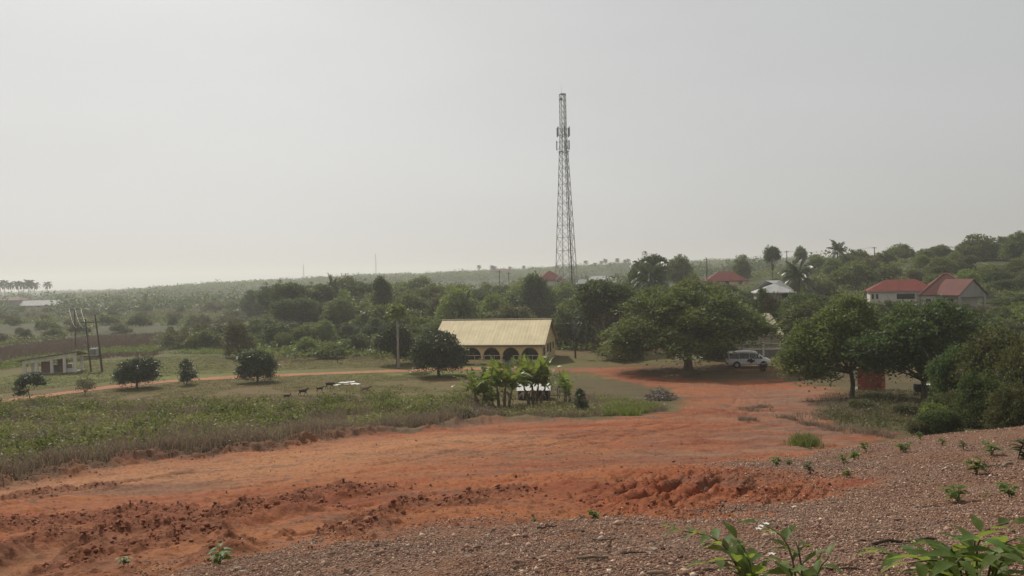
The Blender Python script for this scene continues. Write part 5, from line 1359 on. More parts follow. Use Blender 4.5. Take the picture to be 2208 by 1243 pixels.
# ------------------------------------------------------------------ lattice mast
def mast():
    D = 220.0
    b = GD(1222, D); zb = b.z
    H = P(1212, 203, D).z - zb
    m = thing('lattice_mast', 'tall steel lattice telecom mast with panel antennas', 'mast', (b.x, b.y, zb), R(24))
    hk = H * 0.84                                  # above this the mast runs straight
    def half(z): return (2.55 + (0.66 - 2.55) * min(z, hk) / hk) 
    sg = [(-1, -1), (1, -1), (1, 1), (-1, 1)]
    for sx, sy in sg:
        MB().tube([(sx * half(0), sy * half(0), -0.3), (sx * half(hk), sy * half(hk), hk), (sx * half(H), sy * half(H), H)], [0.11, 0.085, 0.07], 6).build('leg', STEEL, m)
    levels = [0]; z = 0
    while z < H - 0.8:
        z += max(1.6, half(z) * 2 * 0.95); levels.append(min(z, H))
    if levels[-1] < H: levels.append(H)
    mb = MB()
    for z0, z1 in zip(levels[:-1], levels[1:]):
        h0, h1 = half(z0), half(z1)
        for k in range(4):
            a, c = sg[k], sg[(k + 1) % 4]
            A0 = (a[0] * h0, a[1] * h0, z0); A1 = (a[0] * h1, a[1] * h1, z1)
            C0 = (c[0] * h0, c[1] * h0, z0); C1 = (c[0] * h1, c[1] * h1, z1)
            w = 0.075 if z0 < hk else 0.06
            mb.bar(A0, C1, w); mb.bar(C0, A1, w); mb.bar(A1, C1, w)
    mb.build('bracing', STEEL, m)
    mb = MB()      # feeder ladder up one face
    for x in (0.55, 0.95):
        mb.tube([(x * 1.6, -half(0) * 0.97, 0), (x * 0.45, -half(hk) * 0.97, hk), (x * 0.45, -half(H) * 0.97, H)], 0.05, 4)
    z = 0.5
    while z < H: 
        f = 1.6 + (0.45 - 1.6) * min(z, hk) / hk
        mb.bar((0.55 * f, -half(z) * 0.97, z), (0.95 * f, -half(z) * 0.97, z), 0.05); z += 0.6
    mb.build('cable_ladder', DARKSTEEL, m)
    mb = MB()
    for k in range(3):
        mb.tube([(0.58 + 0.12 * k, -half(0) * 0.9, 0.5), ((0.58 + 0.12 * k) * 0.5, -half(hk) * 0.9, hk * 0.98)], 0.05, 5)
    mb.build('feeder_cables', DARKSTEEL, m)
    zA = P(1212, 285, D).z - zb; zB = P(1212, 315, D).z - zb
    PANEL = pmat('antenna_grey', (0.23, 0.24, 0.25), 0.5, 0.1, 3)
    for zc, n, off in ((zA, 6, 0.2), (zB, 3, 0.9)):
        for k in range(n):
            ang = off + 2 * math.pi * k / n
            r = half(zc) * 1.25 + 0.95
            c = Vector((math.cos(ang) * r, math.sin(ang) * r, zc))
            mb = MB(); 
            t = Vector((-math.sin(ang), math.cos(ang), 0)); o_ = Vector((math.cos(ang), math.sin(ang), 0))
            vs = [c + t * (sx * 0.18) + o_ * (sy * 0.08) + Vector((0, 0, sz * 1.25)) for sz in (-1, 1) for sx, sy in ((-1, -1), (1, -1), (1, 1), (-1, 1))]
            mb.add(vs, [(3, 2, 1, 0), (4, 5, 6, 7), (0, 1, 5, 4), (1, 2, 6, 5), (2, 3, 7, 6), (3, 0, 4, 7)])
            an = mb.build('antenna', PANEL, m)
            mb = MB(); i_ = o_ * (half(zc) * 1.0)
            mb.tube([c - o_ * 0.15 - Vector((0, 0, 1.4)), c - o_ * 0.15 + Vector((0, 0, 1.35))], 0.05, 6)
            for dz in (-0.9, 0.9): mb.bar(i_ + Vector((0, 0, zc + dz)), c - o_ * 0.12 + Vector((0, 0, dz)), 0.07)
            mb.build('bracket', STEEL, an)
    hz = P(1212, 328, D).z - zb
    q = half(hz) + 0.35
    mb = MB(); mb.box(-q, q, -q, -q + 0.5, hz, hz + 0.08); mb.box(-q, q, q - 0.5, q, hz, hz + 0.08); mb.box(-q, -q + 0.5, -q + .5, q - .5, hz, hz + 0.08); mb.box(q - 0.5, q, -q + .5, q - .5, hz, hz + 0.08)
    mb.build('platform', STEEL, m)
    mb = MB(); c = Vector((-half(H) - 0.1, -half(H) - 0.1, H - 1.6))
    mb.tube([c, c + Vector((-0.12, -0.12, 0)), c + Vector((-0.25, -0.25, 0))], [0.15, 0.42, 0.42], 14); mb.build('dish', PANEL, m, smooth=True)
    MB().tube([(-half(H), -half(H), H), (-half(H), -half(H), H + 2.6)], [0.035, 0.015], 5).build('lightning_rod', STEEL, m)
    MB().box(-half(H), half(H), -half(H), half(H), H - 0.05, H).build('top_plate', STEEL, m)
mast()
def far_mast(px, top, D, base, label):
    p = P(px, base, D); q = P(px, top, D); h = q.z - p.z
    m = thing('distant_mast', label, 'mast', p)
    mb = MB()
    for k in range(3):
        a = k * 2.094
        mb.tube([(math.cos(a) * 1.0, math.sin(a) * 1.0, 0), (math.cos(a) * 0.25, math.sin(a) * 0.25, h)], 0.12, 4)
    mb.build('leg_frame', STEEL, m)
    mb = MB(); z = 0
    while z < h - 2:
        r0 = 1 - 0.75 * z / h; r1 = 1 - 0.75 * (z + 2) / h
        for k in range(3):
            a, b = k * 2.094, (k + 1) * 2.094
            mb.bar((math.cos(a) * r0, math.sin(a) * r0, z), (math.cos(b) * r1, math.sin(b) * r1, z + 2), 0.1)
        z += 2
    mb.build('bracing', STEEL, m)
far_mast(655, 570, 1000, 606, 'thin hazy mast on the far ridge, the shorter one')
far_mast(811, 547, 1000, 602, 'thin hazy mast on the far ridge above the conical tree, the taller one')

# ------------------------------------------------------------------ poles and wires
def utility_pole(px, D, top, label, lean=0.0, arms=((0.92, 1.6),), r=0.13, insul=True, mat=None, rz=0.0, base=None):
    p = GD(px, D); 
    if D < 100: p.z = gz(p.x, p.y)
    H = P(px, top, D).z - p.z
    o = thing('utility_pole', label, 'pole', p, rz)
    MB().tube([(0, 0, -0.3), (lean * 0.5, 0, H * 0.5), (lean, 0, H)], [r, r * 0.85, r * 0.7], 8).build('pole', mat or POLEWOOD, o, smooth=True)
    tops = []
    for f, w in arms:
        z = H * f
        MB().bar((lean * f - w / 2, 0.09, z), (lean * f + w / 2, 0.09, z), 0.10, 0.12).build('crossarm', POLEWOOD, o)
        for s in (-0.45, 0, 0.45):
            x = lean * f + w * s
            if insul: MB().tube([(x, 0.09, z + 0.06), (x, 0.09, z + 0.14), (x, 0.09, z + 0.26)], [0.03, 0.06, 0.04], 6).build('insulator', CERAMIC, o)
            tops.append(o.matrix_basis @ Vector((x, 0.09, z + 0.26)))
    return o, tops, H
def wire(a, b, sag, label, r=0.016, group=None):
    a = Vector(a); b = Vector(b)
    pts = [a.lerp(b, t / 16) - Vector((0, 0, sag * 4 * (t / 16) * (1 - t / 16))) for t in range(17)]
    mb = MB().tube(pts, r, 4)
    w = mb.build('power_line', pmat('bare_wire', (0.36, 0.36, 0.35), 0.45, metal=0.5) if 'bare_wire' not in bpy.data.materials else bpy.data.materials['bare_wire'], None)
    return tag(w, label, 'wire', group)
def transformer_poles():
    D = 109
    p = GD(216, D)
    h = thing('transformer_poles', 'two wooden power poles carrying a transformer, beside the concrete shelter', 'power poles', p, R(6))
    px2m = D / FPX
    Hr = P(205, 678, D).z - p.z
    MB().tube([(0, 0, -0.3), (-0.35, 0, Hr * 0.5), (-0.75, 0, Hr)], [0.13, 0.11, 0.09], 8).build('pole', POLEWOOD, h, smooth=True)
    MB().tube([(-1.45, 0.1, -0.3), (-1.75, 0.1, Hr * 0.45), (-2.05, 0.1, Hr * 0.92)], [0.11, 0.10, 0.085], 8).build('pole', POLEWOOD, h, smooth=True)
    MB().tube([(0.35, -0.6, -0.2), (-0.25, -0.05, 3.6)], [0.07, 0.06], 6).build('stay_pole', POLEWOOD, h)
    MB().bar((-2.3, -0.02, 2.05), (0.1, -0.02, 2.05), 0.12, 0.14).build('platform', POLEWOOD, h)
    tr = MB().box(-1.45, -0.45, -0.3, 0.3, 2.13, 3.15).build('transformer', pmat('pale_grey_enamel', (0.55, 0.56, 0.55), 0.5), h, bevel=0.03)
    mb = MB()
    for k in range(5): mb.box(-1.3 + 0.16 * k, -1.26 + 0.16 * k, -0.38, -0.302, 2.25, 3.0)
    mb.build('cooling_fins', DARKSTEEL, tr)
    for k in range(3): MB().tube([(-1.3 + 0.35 * k, 0, 3.15), (-1.3 + 0.35 * k, 0, 3.4)], [0.05, 0.03], 6).build('bushing', CERAMIC, tr)
    za = Hr * 0.86
    MB().bar((-2.6, 0.16, za), (-0.3, 0.16, za), 0.10, 0.12).build('crossarm', POLEWOOD, h)
    out = []
    for x in (-2.4, -1.5, -0.75):
        MB().tube([(x, 0.16, za + 0.06), (x, 0.16, za + 0.22)], [0.06, 0.04], 6).build('insulator', CERAMIC, h); out.append(h.matrix_basis @ Vector((x, 0.16, za + 0.22)))
    for x in (-0.75,):
        MB().tube([(x, 0, Hr), (x, 0, Hr + 0.15)], [0.05, 0.03], 6).build('insulator', CERAMIC, h); out.append(h.matrix_basis @ Vector((x, 0, Hr + .15)))
    return out
tw = transformer_poles()
o, t2, _ = utility_pole(160, 158, 666, 'tall pole with a wide crossarm beyond the transformer poles', arms=((0.99, 2.6),))
for k, (a, b) in enumerate(zip(t2, tw)):
    wire(b, a, 2.2, 'slack pale wire sagging between the two sets of left-hand poles', 0.013, 'slack wires at the left')
o, t3, _ = utility_pole(1238, 111, 692, 'dark pole with a crossarm beside the right gable of the yellow house', arms=((0.90, 2.0),), r=0.13)
for k, x in enumerate(t3):
    wire(x, GD(545, 137) + Vector((0, 0, 5.4 + 0.15 * k)), 1.2, 'thin wire running left across the scrub from the pole by the yellow house', 0.012, 'thin wires over the scrub')
MBt = MB().box(-0.35, 0.35, -0.05, 0.3, 3.5, 4.2).build('pole_box', DARKSTEEL, o)
o4, t4, _ = utility_pole(553, 137, 735, 'short dark pole above the ball-crowned mango', arms=(), r=0.10)
for px, D, top, lab in ((1525, 228, 556, 'pole on the skyline right of the oil palm'), (1698, 236, 541, 'pole on the hill skyline beside the upright dark tree'), (1887, 232, 533, 'pole on the hill skyline above the red roofs'),
                        (1078, 255, 582, 'dark pole left of the dark two-headed tree'), (1098, 265, 586, 'thin pole just left of the dark two-headed tree')):
    o, tt, _ = utility_pole(px, D, top, lab, arms=((0.95, 1.5),), r=0.16, insul=False)
    if px == 1525: sA = tt
    if px == 1698: sB = tt
    if px == 1887: sC = tt
for a, b in zip(sA, sB): wire(a, b, 0.8, 'faint wire along the hill skyline, left span', 0.015, 'skyline wires left span')
for a, b in zip(sB, sC): wire(a, b, 0.8, 'faint wire along the hill skyline, right span', 0.015, 'skyline wires right span')

# ------------------------------------------------------------------ van
def van():
    p = G(1615, 792); p.z = gz(p.x, p.y)
    v = thing('white_van', 'white passenger van with black windows and a black splash on its side', 'van', p, R(-7))
    PAINT = pmat('white_car_paint', (0.80, 0.80, 0.79), 0.25, 0.02, 1, spec=0.6)
    st = [ # x, bottom, belt, roof, half width belt, half width roof
        (-2.56, 0.50, 0.95, 1.30, 0.84, 0.70), (-2.50, 0.40, 1.02, 1.72, 0.88, 0.74), (-2.30, 0.36, 1.05, 1.86, 0.92, 0.77), (-1.2, 0.34, 1.06, 1.93, 0.95, 0.79), (0.2, 0.34, 1.04, 1.93, 0.95, 0.79),
        (0.78, 0.34, 1.02, 1.87, 0.95, 0.77), (1.25, 0.34, 1.00, 1.55, 0.95, 0.77), (1.72, 0.34, 0.98, 1.16, 0.94, 0.80), (2.05, 0.34, 0.92, 1.05, 0.92, 0.78), (2.38, 0.36, 0.78, 0.92, 0.86, 0.70), (2.54, 0.40, 0.62, 0.72, 0.76, 0.58), (2.58, 0.46, 0.55, 0.60, 0.70, 0.54)]
    V = []; F = []
    for x, b, be, ro, hw, hr in st:
        half = [(hw * 0.90, b), (hw, b + 0.14), (hw * 1.005, (b + be) / 2 + .08), (hw, be), (hr + (hw - hr) * 0.15, be + (ro - be) * 0.86), (hr * 0.86, ro - 0.01), (hr * 0.4, ro + 0.012)]
        ring = [(x, y, z) for y, z in half] + [(x, -y, z) for y, z in reversed(half)]
        V += ring
    n = 14
    for i in range(len(st) - 1):
        for k in range(n): F.append((i * n + k, i * n + (k + 1) % n, (i + 1) * n + (k + 1) % n, (i + 1) * n + k))
    F.append(tuple(range(n))); F.append(tuple(range((len(st) - 1) * n, len(st) * n)))
    MB().add(V, F).build('body', PAINT, v, smooth=True)
    def side_y(x, z, s):
        xs = [q[0] for q in st]
        be, ro, hw, hr, b = (np.interp(x, xs, [q[k] for q in st]) for k in (2, 3, 4, 5, 1))
        if z <= be: return s * (hw + 0.012)
        t = (z - be) / max(0.01, (ro - be) * 0.86)
        return s * (hw + (hr + (hw - hr) * 0.15 - hw) * min(t, 1.0) + 0.012)
    for s in (-1, 1):
        for (x0, x1, zt0, zt1) in ((-2.32, -1.28, 1.70, 1.73), (-1.22, -0.10, 1.73, 1.74), (-0.04, 0.66, 1.74, 1.70), (0.70, 1.42, 1.68, 1.24)):
            nx = 6; Vv = []; Ff = []
            for i in range(nx + 1):
                x = x0 + (x1 - x0) * i / nx; zt = zt0 + (zt1 - zt0) * i / nx
                for z in (1.08, (1.08 + zt) / 2, zt): Vv.append((x, side_y(x, z, s), z))
            for i in range(nx):
                for j in range(2): Ff.append((i * 3 + j, i * 3 + 3 + j, i * 3 + 4 + j, i * 3 + 1 + j))
            MB().add(Vv, Ff).build('side_window', GLASS, v)
    MB().add([(0.86, -0.66, 1.84), (0.86, 0.66, 1.84), (1.68, 0.74, 1.20), (1.68, -0.74, 1.20)], [(0, 1, 2, 3)]).build('windscreen', GLASS, v)
    MB().add([(-2.545, -0.66, 1.68), (-2.545, 0.66, 1.68), (-2.575, 0.76, 1.08), (-2.575, -0.76, 1.08)], [(0, 1, 2, 3)]).build('rear_window', GLASS, v)
    for x in (-1.55, 1.55):
        for s in (-1, 1):
            mb = MB(); mb.tube([(x, s * 0.955, 0.36), (x, s * 0.972, 0.36)], 0.43, 20); mb.build('wheel_arch', BLACKPLASTIC, v)
            w = MB().tube([(x, s * 0.76, 0.33), (x, s * 0.80, 0.33), (x, s * 0.96, 0.33), (x, s * 0.985, 0.33)], [0.30, 0.335, 0.335, 0.30], 20).build('wheel', RUBBER, v)
            MB().tube([(x, s * 0.97, 0.33), (x, s * 0.995, 0.33), (x, s * 1.0, 0.33)], [0.21, 0.20, 0.05], 14).build('rim', STEEL, w)
    MB().box(2.42, 2.62, -0.80, 0.80, 0.32, 0.50).build('bumper', BLACKPLASTIC, v, bevel=0.03)
    MB().box(-2.64, -2.48, -0.82, 0.82, 0.38, 0.56).build('bumper', BLACKPLASTIC, v, bevel=0.03)
    for s in (-1, 1):
        MB().add([(2.12, s * 0.90, 0.93), (2.48, s * 0.70, 0.80), (2.53, s * 0.70, 0.66), (2.16, s * 0.93, 0.76)], [(0, 1, 2, 3)]).build('headlight', pmat('lamp_glass', (0.6, 0.62, 0.64), 0.1) if s < 0 else bpy.data.materials['lamp_glass'], v)
        MB().box(-2.60, -2.52, s * 0.84 - 0.06, s * 0.84 + 0.04, 0.95, 1.5).build('tail_light', REDPAINT, v)
        MB().box(1.12, 1.32, s * 1.08 - 0.11, s * 1.08 + 0.11, 1.06, 1.28).build('mirror', BLACKPLASTIC, v, bevel=0.04)
        mb = MB()
        for x in (-0.06, 0.68): mb.box(x - 0.006, x + 0.006, s * 0.958 - 0.004, s * 0.958 + 0.004, 0.42, 1.05)
        mb.build('door_seam', BLACKPLASTIC, v)
        # dark splash decal
        rng = np.random.RandomState(4); mb = MB()
        for cx, cz, rr in ((0.02, 0.86, 0.22), (0.28, 0.78, 0.16), (-0.25, 0.78, 0.12), (0.45, 0.92, 0.09), (0.1, 0.62, 0.12), (-0.15, 0.98, 0.08), (0.5, 0.7, 0.06)):
            k = 13; pl = []
            for i in range(k):
                q = rr * (0.6 + 0.7 * rng.rand()); a = 2 * math.pi * i / k
                x, z = cx + q * 1.35 * math.cos(a), cz + q * 0.8 * math.sin(a)
                pl.append((x, side_y(x, z, s) + s * 0.004, z))
            mb.add(pl, [tuple(range(k))])
        mb.build('decal', BLACKPLASTIC, v)

van()

# ------------------------------------------------------------------ yard things
def bin_():
    p = G(1645, 801); p.z = gz(p.x, p.y)
    b = thing('rubbish_bin', 'black rubbish bin standing in front of the van nose', 'bin', p)
    MB().tube([(0, 0, 0.0), (0, 0, 0.04), (0, 0, 0.72), (0, 0, 0.78)], [0.26, 0.28, 0.36, 0.36], 16).build('barrel', BLACKPLASTIC, b, smooth=True)
    MB().tube([(0, 0, 0.782), (0, 0, 0.84), (0, 0, 0.88)], [0.39, 0.37, 0.12], 16).build('lid', BLACKPLASTIC, b)
bin_()
def drums():
    for k, (px, D, lab) in enumerate(((1976, 65.5, 'black drum under the wide dark tree, the left one'), (1999, 65, 'black drum under the wide dark tree with a pale lid, the right one'))):
        p = GD(px, D); p.z = gz(p.x, p.y)
        b = thing('water_drum', lab, 'drum', p)
        MB().tube([(0, 0, 0), (0, 0, 0.3), (0, 0, 0.33), (0, 0, 0.36), (0, 0, 0.62), (0, 0, 0.65), (0, 0, 0.9)], [0.33, 0.33, 0.35, 0.33, 0.33, 0.35, 0.32], 16).build('barrel', BLACKPLASTIC, b)
        MB().tube([(0, 0, 0.902), (0, 0, 0.95)], [0.34, 0.33], 16).build('lid', WHITEPLASTIC if k else BLACKPLASTIC, b)
drums()
def chair_proto():
    c = thing('plastic_chair', None, None)
    MB().prism([(-0.22, -0.22), (0.22, -0.22), (0.20, 0.22), (-0.20, 0.22)], 0.42, 0.45, 'z').build('seat', WHITEPLASTIC, c)
    mb = MB()
    for k in range(5):
        x = -0.18 + 0.09 * k; mb.bar((x, 0.21, 0.45), (x * 1.1, 0.30, 0.85), 0.055, 0.02)
    mb.bar((-0.23, 0.30, 0.87), (0.23, 0.30, 0.87), 0.06, 0.03)
    mb.build('backrest', WHITEPLASTIC, c)
    for sx in (-1, 1):
        for sy in (-1, 1): MB().bar((sx * 0.24, sy * 0.24, 0), (sx * 0.19, sy * 0.19, 0.42), 0.045).build('leg', WHITEPLASTIC, c)
        mb = MB(); mb.bar((sx * 0.25, -0.2, 0.64), (sx * 0.25, 0.27, 0.66), 0.05, 0.03); mb.bar((sx * 0.22, -0.18, 0.44), (sx * 0.25, -0.18, 0.64), 0.04); mb.build('armrest', WHITEPLASTIC, c)
    return c
ch = chair_proto()
for k, (px, rz, lab) in enumerate(((1460, 0.4, 'white plastic chair farthest left of the thick trunk'), (1472, 2.6, 'white plastic chair close left of the thick trunk'), (1494, -0.6, 'white plastic chair just right of the thick trunk'), (1509, 1.9, 'white plastic chair farthest right of the thick trunk'))):
    c = ch if k == 0 else copy_tree(ch)
    p = GD(px, 102 + (k % 2) * 1.2); c.location = (p.x, p.y, gz(p.x, p.y)); c.rotation_euler = (0, 0, rz); tag(c, lab, 'chair', 'white chairs under the shade tree')

def coop():
    p = GD(1146, 67.5); p.z = gz(p.x, p.y)
    c = thing('animal_pen', 'low dark pen with a white sheet roof behind the banana plants', 'pen', p, R(-3))
    mb = MB(); mb.box(-1.3, 1.3, -0.05, 0.0, 0.05, 0.78); mb.box(-1.3, -1.25, 0.0, 2.2, 0.05, 0.78); mb.box(1.25, 1.3, 0.0, 2.2, 0.05, 0.95); mb.box(-1.25, 1.25, 2.2, 2.25, 0.05, 1.0); mb.build('wall', BLACKPLASTIC, c)
    for x in (-1.28, 1.28):
        for y, z in ((-0.1, 0.8), (2.3, 1.15)): MB().box(x - 0.05, x + 0.05, y - 0.05, y + 0.05, -0.1, z).build('post', GREYWOOD, c)
    V = []; F = []
    xs = np.arange(-1.42, 1.43, 0.04)
    for y, z in ((-0.3, 0.82), (2.5, 1.22)):
        for x in xs: V.append((x, y, z + 0.02 * math.sin(x * 40)))
    m = len(xs); F = [(i, i + 1, m + i + 1, m + i) for i in range(m - 1)]
    npmesh('roof', V, np.array(F), ROOFWHITE, c)
    p = GD(1200, 68.5); p.z = gz(p.x, p.y)
    c = thing('drying_rack', 'dark wooden rack on legs right of the white-roofed pen', 'rack', p, R(4))
    mb = MB()
    for k in range(9): mb.bar((-0.8 + 0.2 * k, -0.5, 0.86), (-0.8 + 0.2 * k, 0.9, 0.90), 0.06)
    mb.build('top', DARKWOOD, c)
    for x in (-0.8, 0.0, 0.8):
        for y in (-0.45, 0.85): MB().bar((x, y, -0.1), (x, y, 0.86), 0.07).build('leg', GREYWOOD, c)
    MB().bar((-0.85, -0.47, 0.4), (0.85, -0.47, 0.4), 0.06).build('rail', GREYWOOD, c)
coop()
def brush_pile():
    p = G(1425, 863); p.z = gz(p.x, p.y)
    rng = np.random.RandomState(8); mb = MB()
    for k in range(120):
        r = 1.25 * math.sqrt(rng.rand()); a = rng.uniform(0, 6.28)
        hmax = 0.95 * (1 - (r / 1.3) ** 1.4) + 0.08
        c = Vector((r * math.cos(a), r * math.sin(a) * 0.8, hmax * rng.rand() ** 0.6))
        d = Vector((rng.normal(), rng.normal(), rng.normal() * 0.55)).normalized() * rng.uniform(0.2, 0.6)
        q = Vector((rng.normal(), rng.normal(), rng.normal())) * 0.04
        w = rng.uniform(0.022, 0.07)
        a_ = c - d; b_ = c + d; a_.z = max(a_.z, 0.0); b_.z = max(b_.z, 0.02)
        mb.tube([a_, c + q, b_], [w, w * 0.9, w * 0.6], 5)
    t = thing('brush_pile', 'heap of grey cut branches beside the red track', 'wood pile', p)
    mb.build('branches', pmat('cut_branches', (0.36, 0.305, 0.255), 0.9, 0.3, 8), t)
    mb = MB()
    for k in range(40):
        r = 1.5 + 0.5 * rng.rand(); a = rng.uniform(0, 6.28)
        c = Vector((r * math.cos(a), r * math.sin(a) * 0.7, 0.05)); d = Vector((rng.normal(), rng.normal(), 0)).normalized() * rng.uniform(0.1, 0.4)
        mb.tube([c - d, c + d], [0.02, 0.012], 4)
    mb.build('loose_twigs', pmat('pale_twigs', (0.34, 0.29, 0.24), 0.9, 0.3, 8), t)
brush_pile()
PALE = pmat('pale_slab', (0.74, 0.73, 0.68), 0.8, 0.1, 3)
for k, (px, py, w, lab) in enumerate(((727, 832, .75, 'white board lying nearest the black goat'), (736, 827, .5, 'small white board at the top left of the scatter on the lawn'), (745, 827, .8, 'long white board in the upper row on the lawn'), (757, 826, .8, 'white board at the upper right of the scatter'), (762, 830, .7, 'white board at the lower right of the scatter'), (771, 830, .45, 'small white board farthest right on the lawn'), (748, 831, .7, 'reddish-grey board in the middle of the scatter'))):
    p = G(px, py); p.z = gz(p.x, p.y)
    mb = MB(); mb.box(-w / 2, w / 2, -0.28, 0.28, 0.03, 0.10)
    o = mb.build('board', PALE if k < 6 else pmat('reddish_board', (0.30, 0.2, 0.17), 0.9), None, bevel=0.01); o.location = p; o.rotation_euler = (R(6), R(-4), 0.3 * k - 0.8); tag(o, lab, 'board', 'white boards on the lawn')
MBp = MB().add([(0, 0, .02), (0.25, 0.05, .12), (0.3, 0.3, .03), (0.02, 0.28, .1), (.15, .15, .2)], [(0, 1, 4), (1, 2, 4), (2, 3, 4), (3, 0, 4)]).build('plastic_bag', WHITEPLASTIC, None)
p = G(293, 865); MBp.location = (p.x, p.y, gz(p.x, p.y)); tag(MBp, 'tiny white plastic scrap on the lawn below the round mango', 'litter')

# ------------------------------------------------------------------ goats
def goat(name, label, px, py, L, mat, rz, head=0.0, seed=0, step=0.12):
    p = G(px, py); p.z = gz(p.x, p.y)
    root = thing(name, label, 'goat', p, rz, 'goats walking across the lawn', L)
    me = bpy.data.meshes.new('body')
    J = []; E = []; Rr = []
    def j(x, y, z, r, par=None, ry=None):
        J.append((x, y, z)); Rr.append((r, ry or r)); k = len(J) - 1
        if par is not None: E.append((par, k))
        return k
    # unit = body length 1.0; x forward
    hip = j(-0.36, 0, 0.60, 0.125, None, 0.15)
    mid = j(-0.05, 0, 0.57, 0.15, hip, 0.19)
    sh = j(0.28, 0, 0.60, 0.115, mid, 0.175)
    nk = j(0.42, 0, 0.72 - 0.1 * head, 0.075, sh, 0.09)
    hd = j(0.55, 0, 0.86 - 0.32 * head, 0.062, nk)
    j(0.70, 0, 0.78 - 0.42 * head, 0.034, hd)
    t = j(-0.48, 0, 0.64, 0.035, hip); j(-0.55, 0, 0.72, 0.016, t)
    for s in (-1, 1):
        e = j(0.51, s * 0.06, 0.90 - 0.32 * head, 0.022, hd); j(0.47, s * 0.15, 0.88 - 0.32 * head, 0.012, e)
        f = step * s
        a = j(0.27, s * 0.085, 0.44, 0.058, sh); b = j(0.27 + f, s * 0.085, 0.24, 0.030, a); c = j(0.27 + f * 1.5, s * 0.085, 0.05, 0.022, b); j(0.30 + f * 1.5, s * 0.085, 0.0, 0.026, c)
        a = j(-0.33, s * 0.085, 0.42, 0.075, hip); b = j(-0.43 - f, s * 0.085, 0.26, 0.034, a); c = j(-0.38 - f * 1.3, s * 0.085, 0.06, 0.022, b); j(-0.35 - f * 1.3, s * 0.085, 0.0, 0.026, c)
    me.from_pydata(J, E, [])
    o = bpy.data.objects.new('body', me); COL.objects.link(o); o.parent = root
    md = o.modifiers.new('skin', 'SKIN')
    sk = me.skin_vertices[0].data
    for k, (a, b) in enumerate(Rr): sk[k].radius = (a, b); sk[k].use_root = (k == 0)
    md.use_smooth_shade = True
    o.modifiers.new('sub', 'SUBSURF').render_levels = 2
    me.materials.append(mat)
    mb = MB()
    for s in (-1, 1):
        z = 0.91 - 0.32 * head
        mb.tube([(0.54, s * 0.025, z), (0.50, s * 0.04, z + 0.09), (0.43, s * 0.05, z + 0.13)], [0.016, 0.012, 0.004], 5)
    mb.build('horns', pmat('horn', (0.12, 0.10, 0.08), 0.6) if 'horn' not in bpy.data.materials else bpy.data.materials['horn'], root)
    mb = MB()
    for s in (-1, 1):
        mb.tube([(0.60, s * 0.058, 0.865 - 0.33 * head), (0.60, s * 0.068, 0.865 - 0.33 * head)], 0.012, 6)
    mb.build('eyes', BLACKPLASTIC, root)
GB = pmat('black_goat_hair', (0.016, 0.013, 0.011), 0.85, 0.2, 5)
GBR = pmat('brown_goat_hair', (0.065, 0.040, 0.026), 0.85, 0.3, 4)
GT = pmat('tan_goat_hair', (0.34, 0.26, 0.18), 0.85, 0.0, 5, col2=(0.10, 0.06, 0.04))
goat('goat', 'small black goat with lowered head, lowest on the lawn', 619, 864, 0.66, GB, R(-8), 0.45)
goat('goat', 'brown goat walking with head up, second from the left', 654, 854, 0.85, GBR, R(6), -0.05)
goat('goat', 'small dark brown goat in the middle of the row', 690, 846, 0.68, GBR, R(12), 0.05, step=0.08)
goat('goat', 'large black goat nearest the white boards', 711, 839, 0.9, GB, R(-5), 0.6)
goat('goat', 'tan and brown goat grazing apart on the right', 788, 849, 0.9, GT, R(4), 0.35, step=0.15)

# ------------------------------------------------------------------ banana plants
BSTEM = pmat('banana_stem', (0.16, 0.15, 0.075), 0.7, 0.3, 5, col2=(0.10, 0.06, 0.04), streak=True)
def banana_leaf(V, F, base, az, el, L, W, droop, rng, torn=0.3):
    n = 12; side = np.array([-math.sin(az), math.cos(az), 0.0]); p = np.array(base, float); e = el
    pts = []; st = L / n
    for i in range(n + 1):
        pts.append(p.copy()); p = p + st * np.array([math.cos(az) * math.cos(e), math.sin(az) * math.cos(e), math.sin(e)])
        e -= droop / n * (0.35 + 1.3 * i / n)
    tw = rng.normal() * 0.5
    for i in range(n):
        t0, t1 = i / n, (i + 1) / n
        w0 = W * (0.10 if t0 < 0.12 else math.sin(math.pi * (0.12 + 0.86 * t0) ** 0.75)); w1 = W * (0.10 if t1 < 0.12 else max(0.03, math.sin(math.pi * min(1, (0.12 + 0.86 * t1)) ** 0.75)))
        tang = pts[i + 1] - pts[i]; tang /= np.linalg.norm(tang)
        up = np.cross(tang, side); 
        for s in (-1, 1):
            fold = 0.35 + 0.15 * rng.normal()
            if i > 2 and rng.rand() < torn * 0.6: fold = -0.35 - 0.5 * rng.rand()
            d = side * s * math.cos(tw * s * 0.3) + up * fold * (1 if up[2] > 0 else -1); d /= np.linalg.norm(d)
            g = tang * st * 0.06 * (rng.rand() < 0.5)
            k = len(V)
            V += [pts[i] + g, pts[i + 1] - g, pts[i + 1] - g + d * w1 * (0.92 + 0.1 * rng.rand()), pts[i] + g + d * w0 * (0.92 + 0.1 * rng.rand())]
            F.append((k, k + 1, k + 2, k + 3))
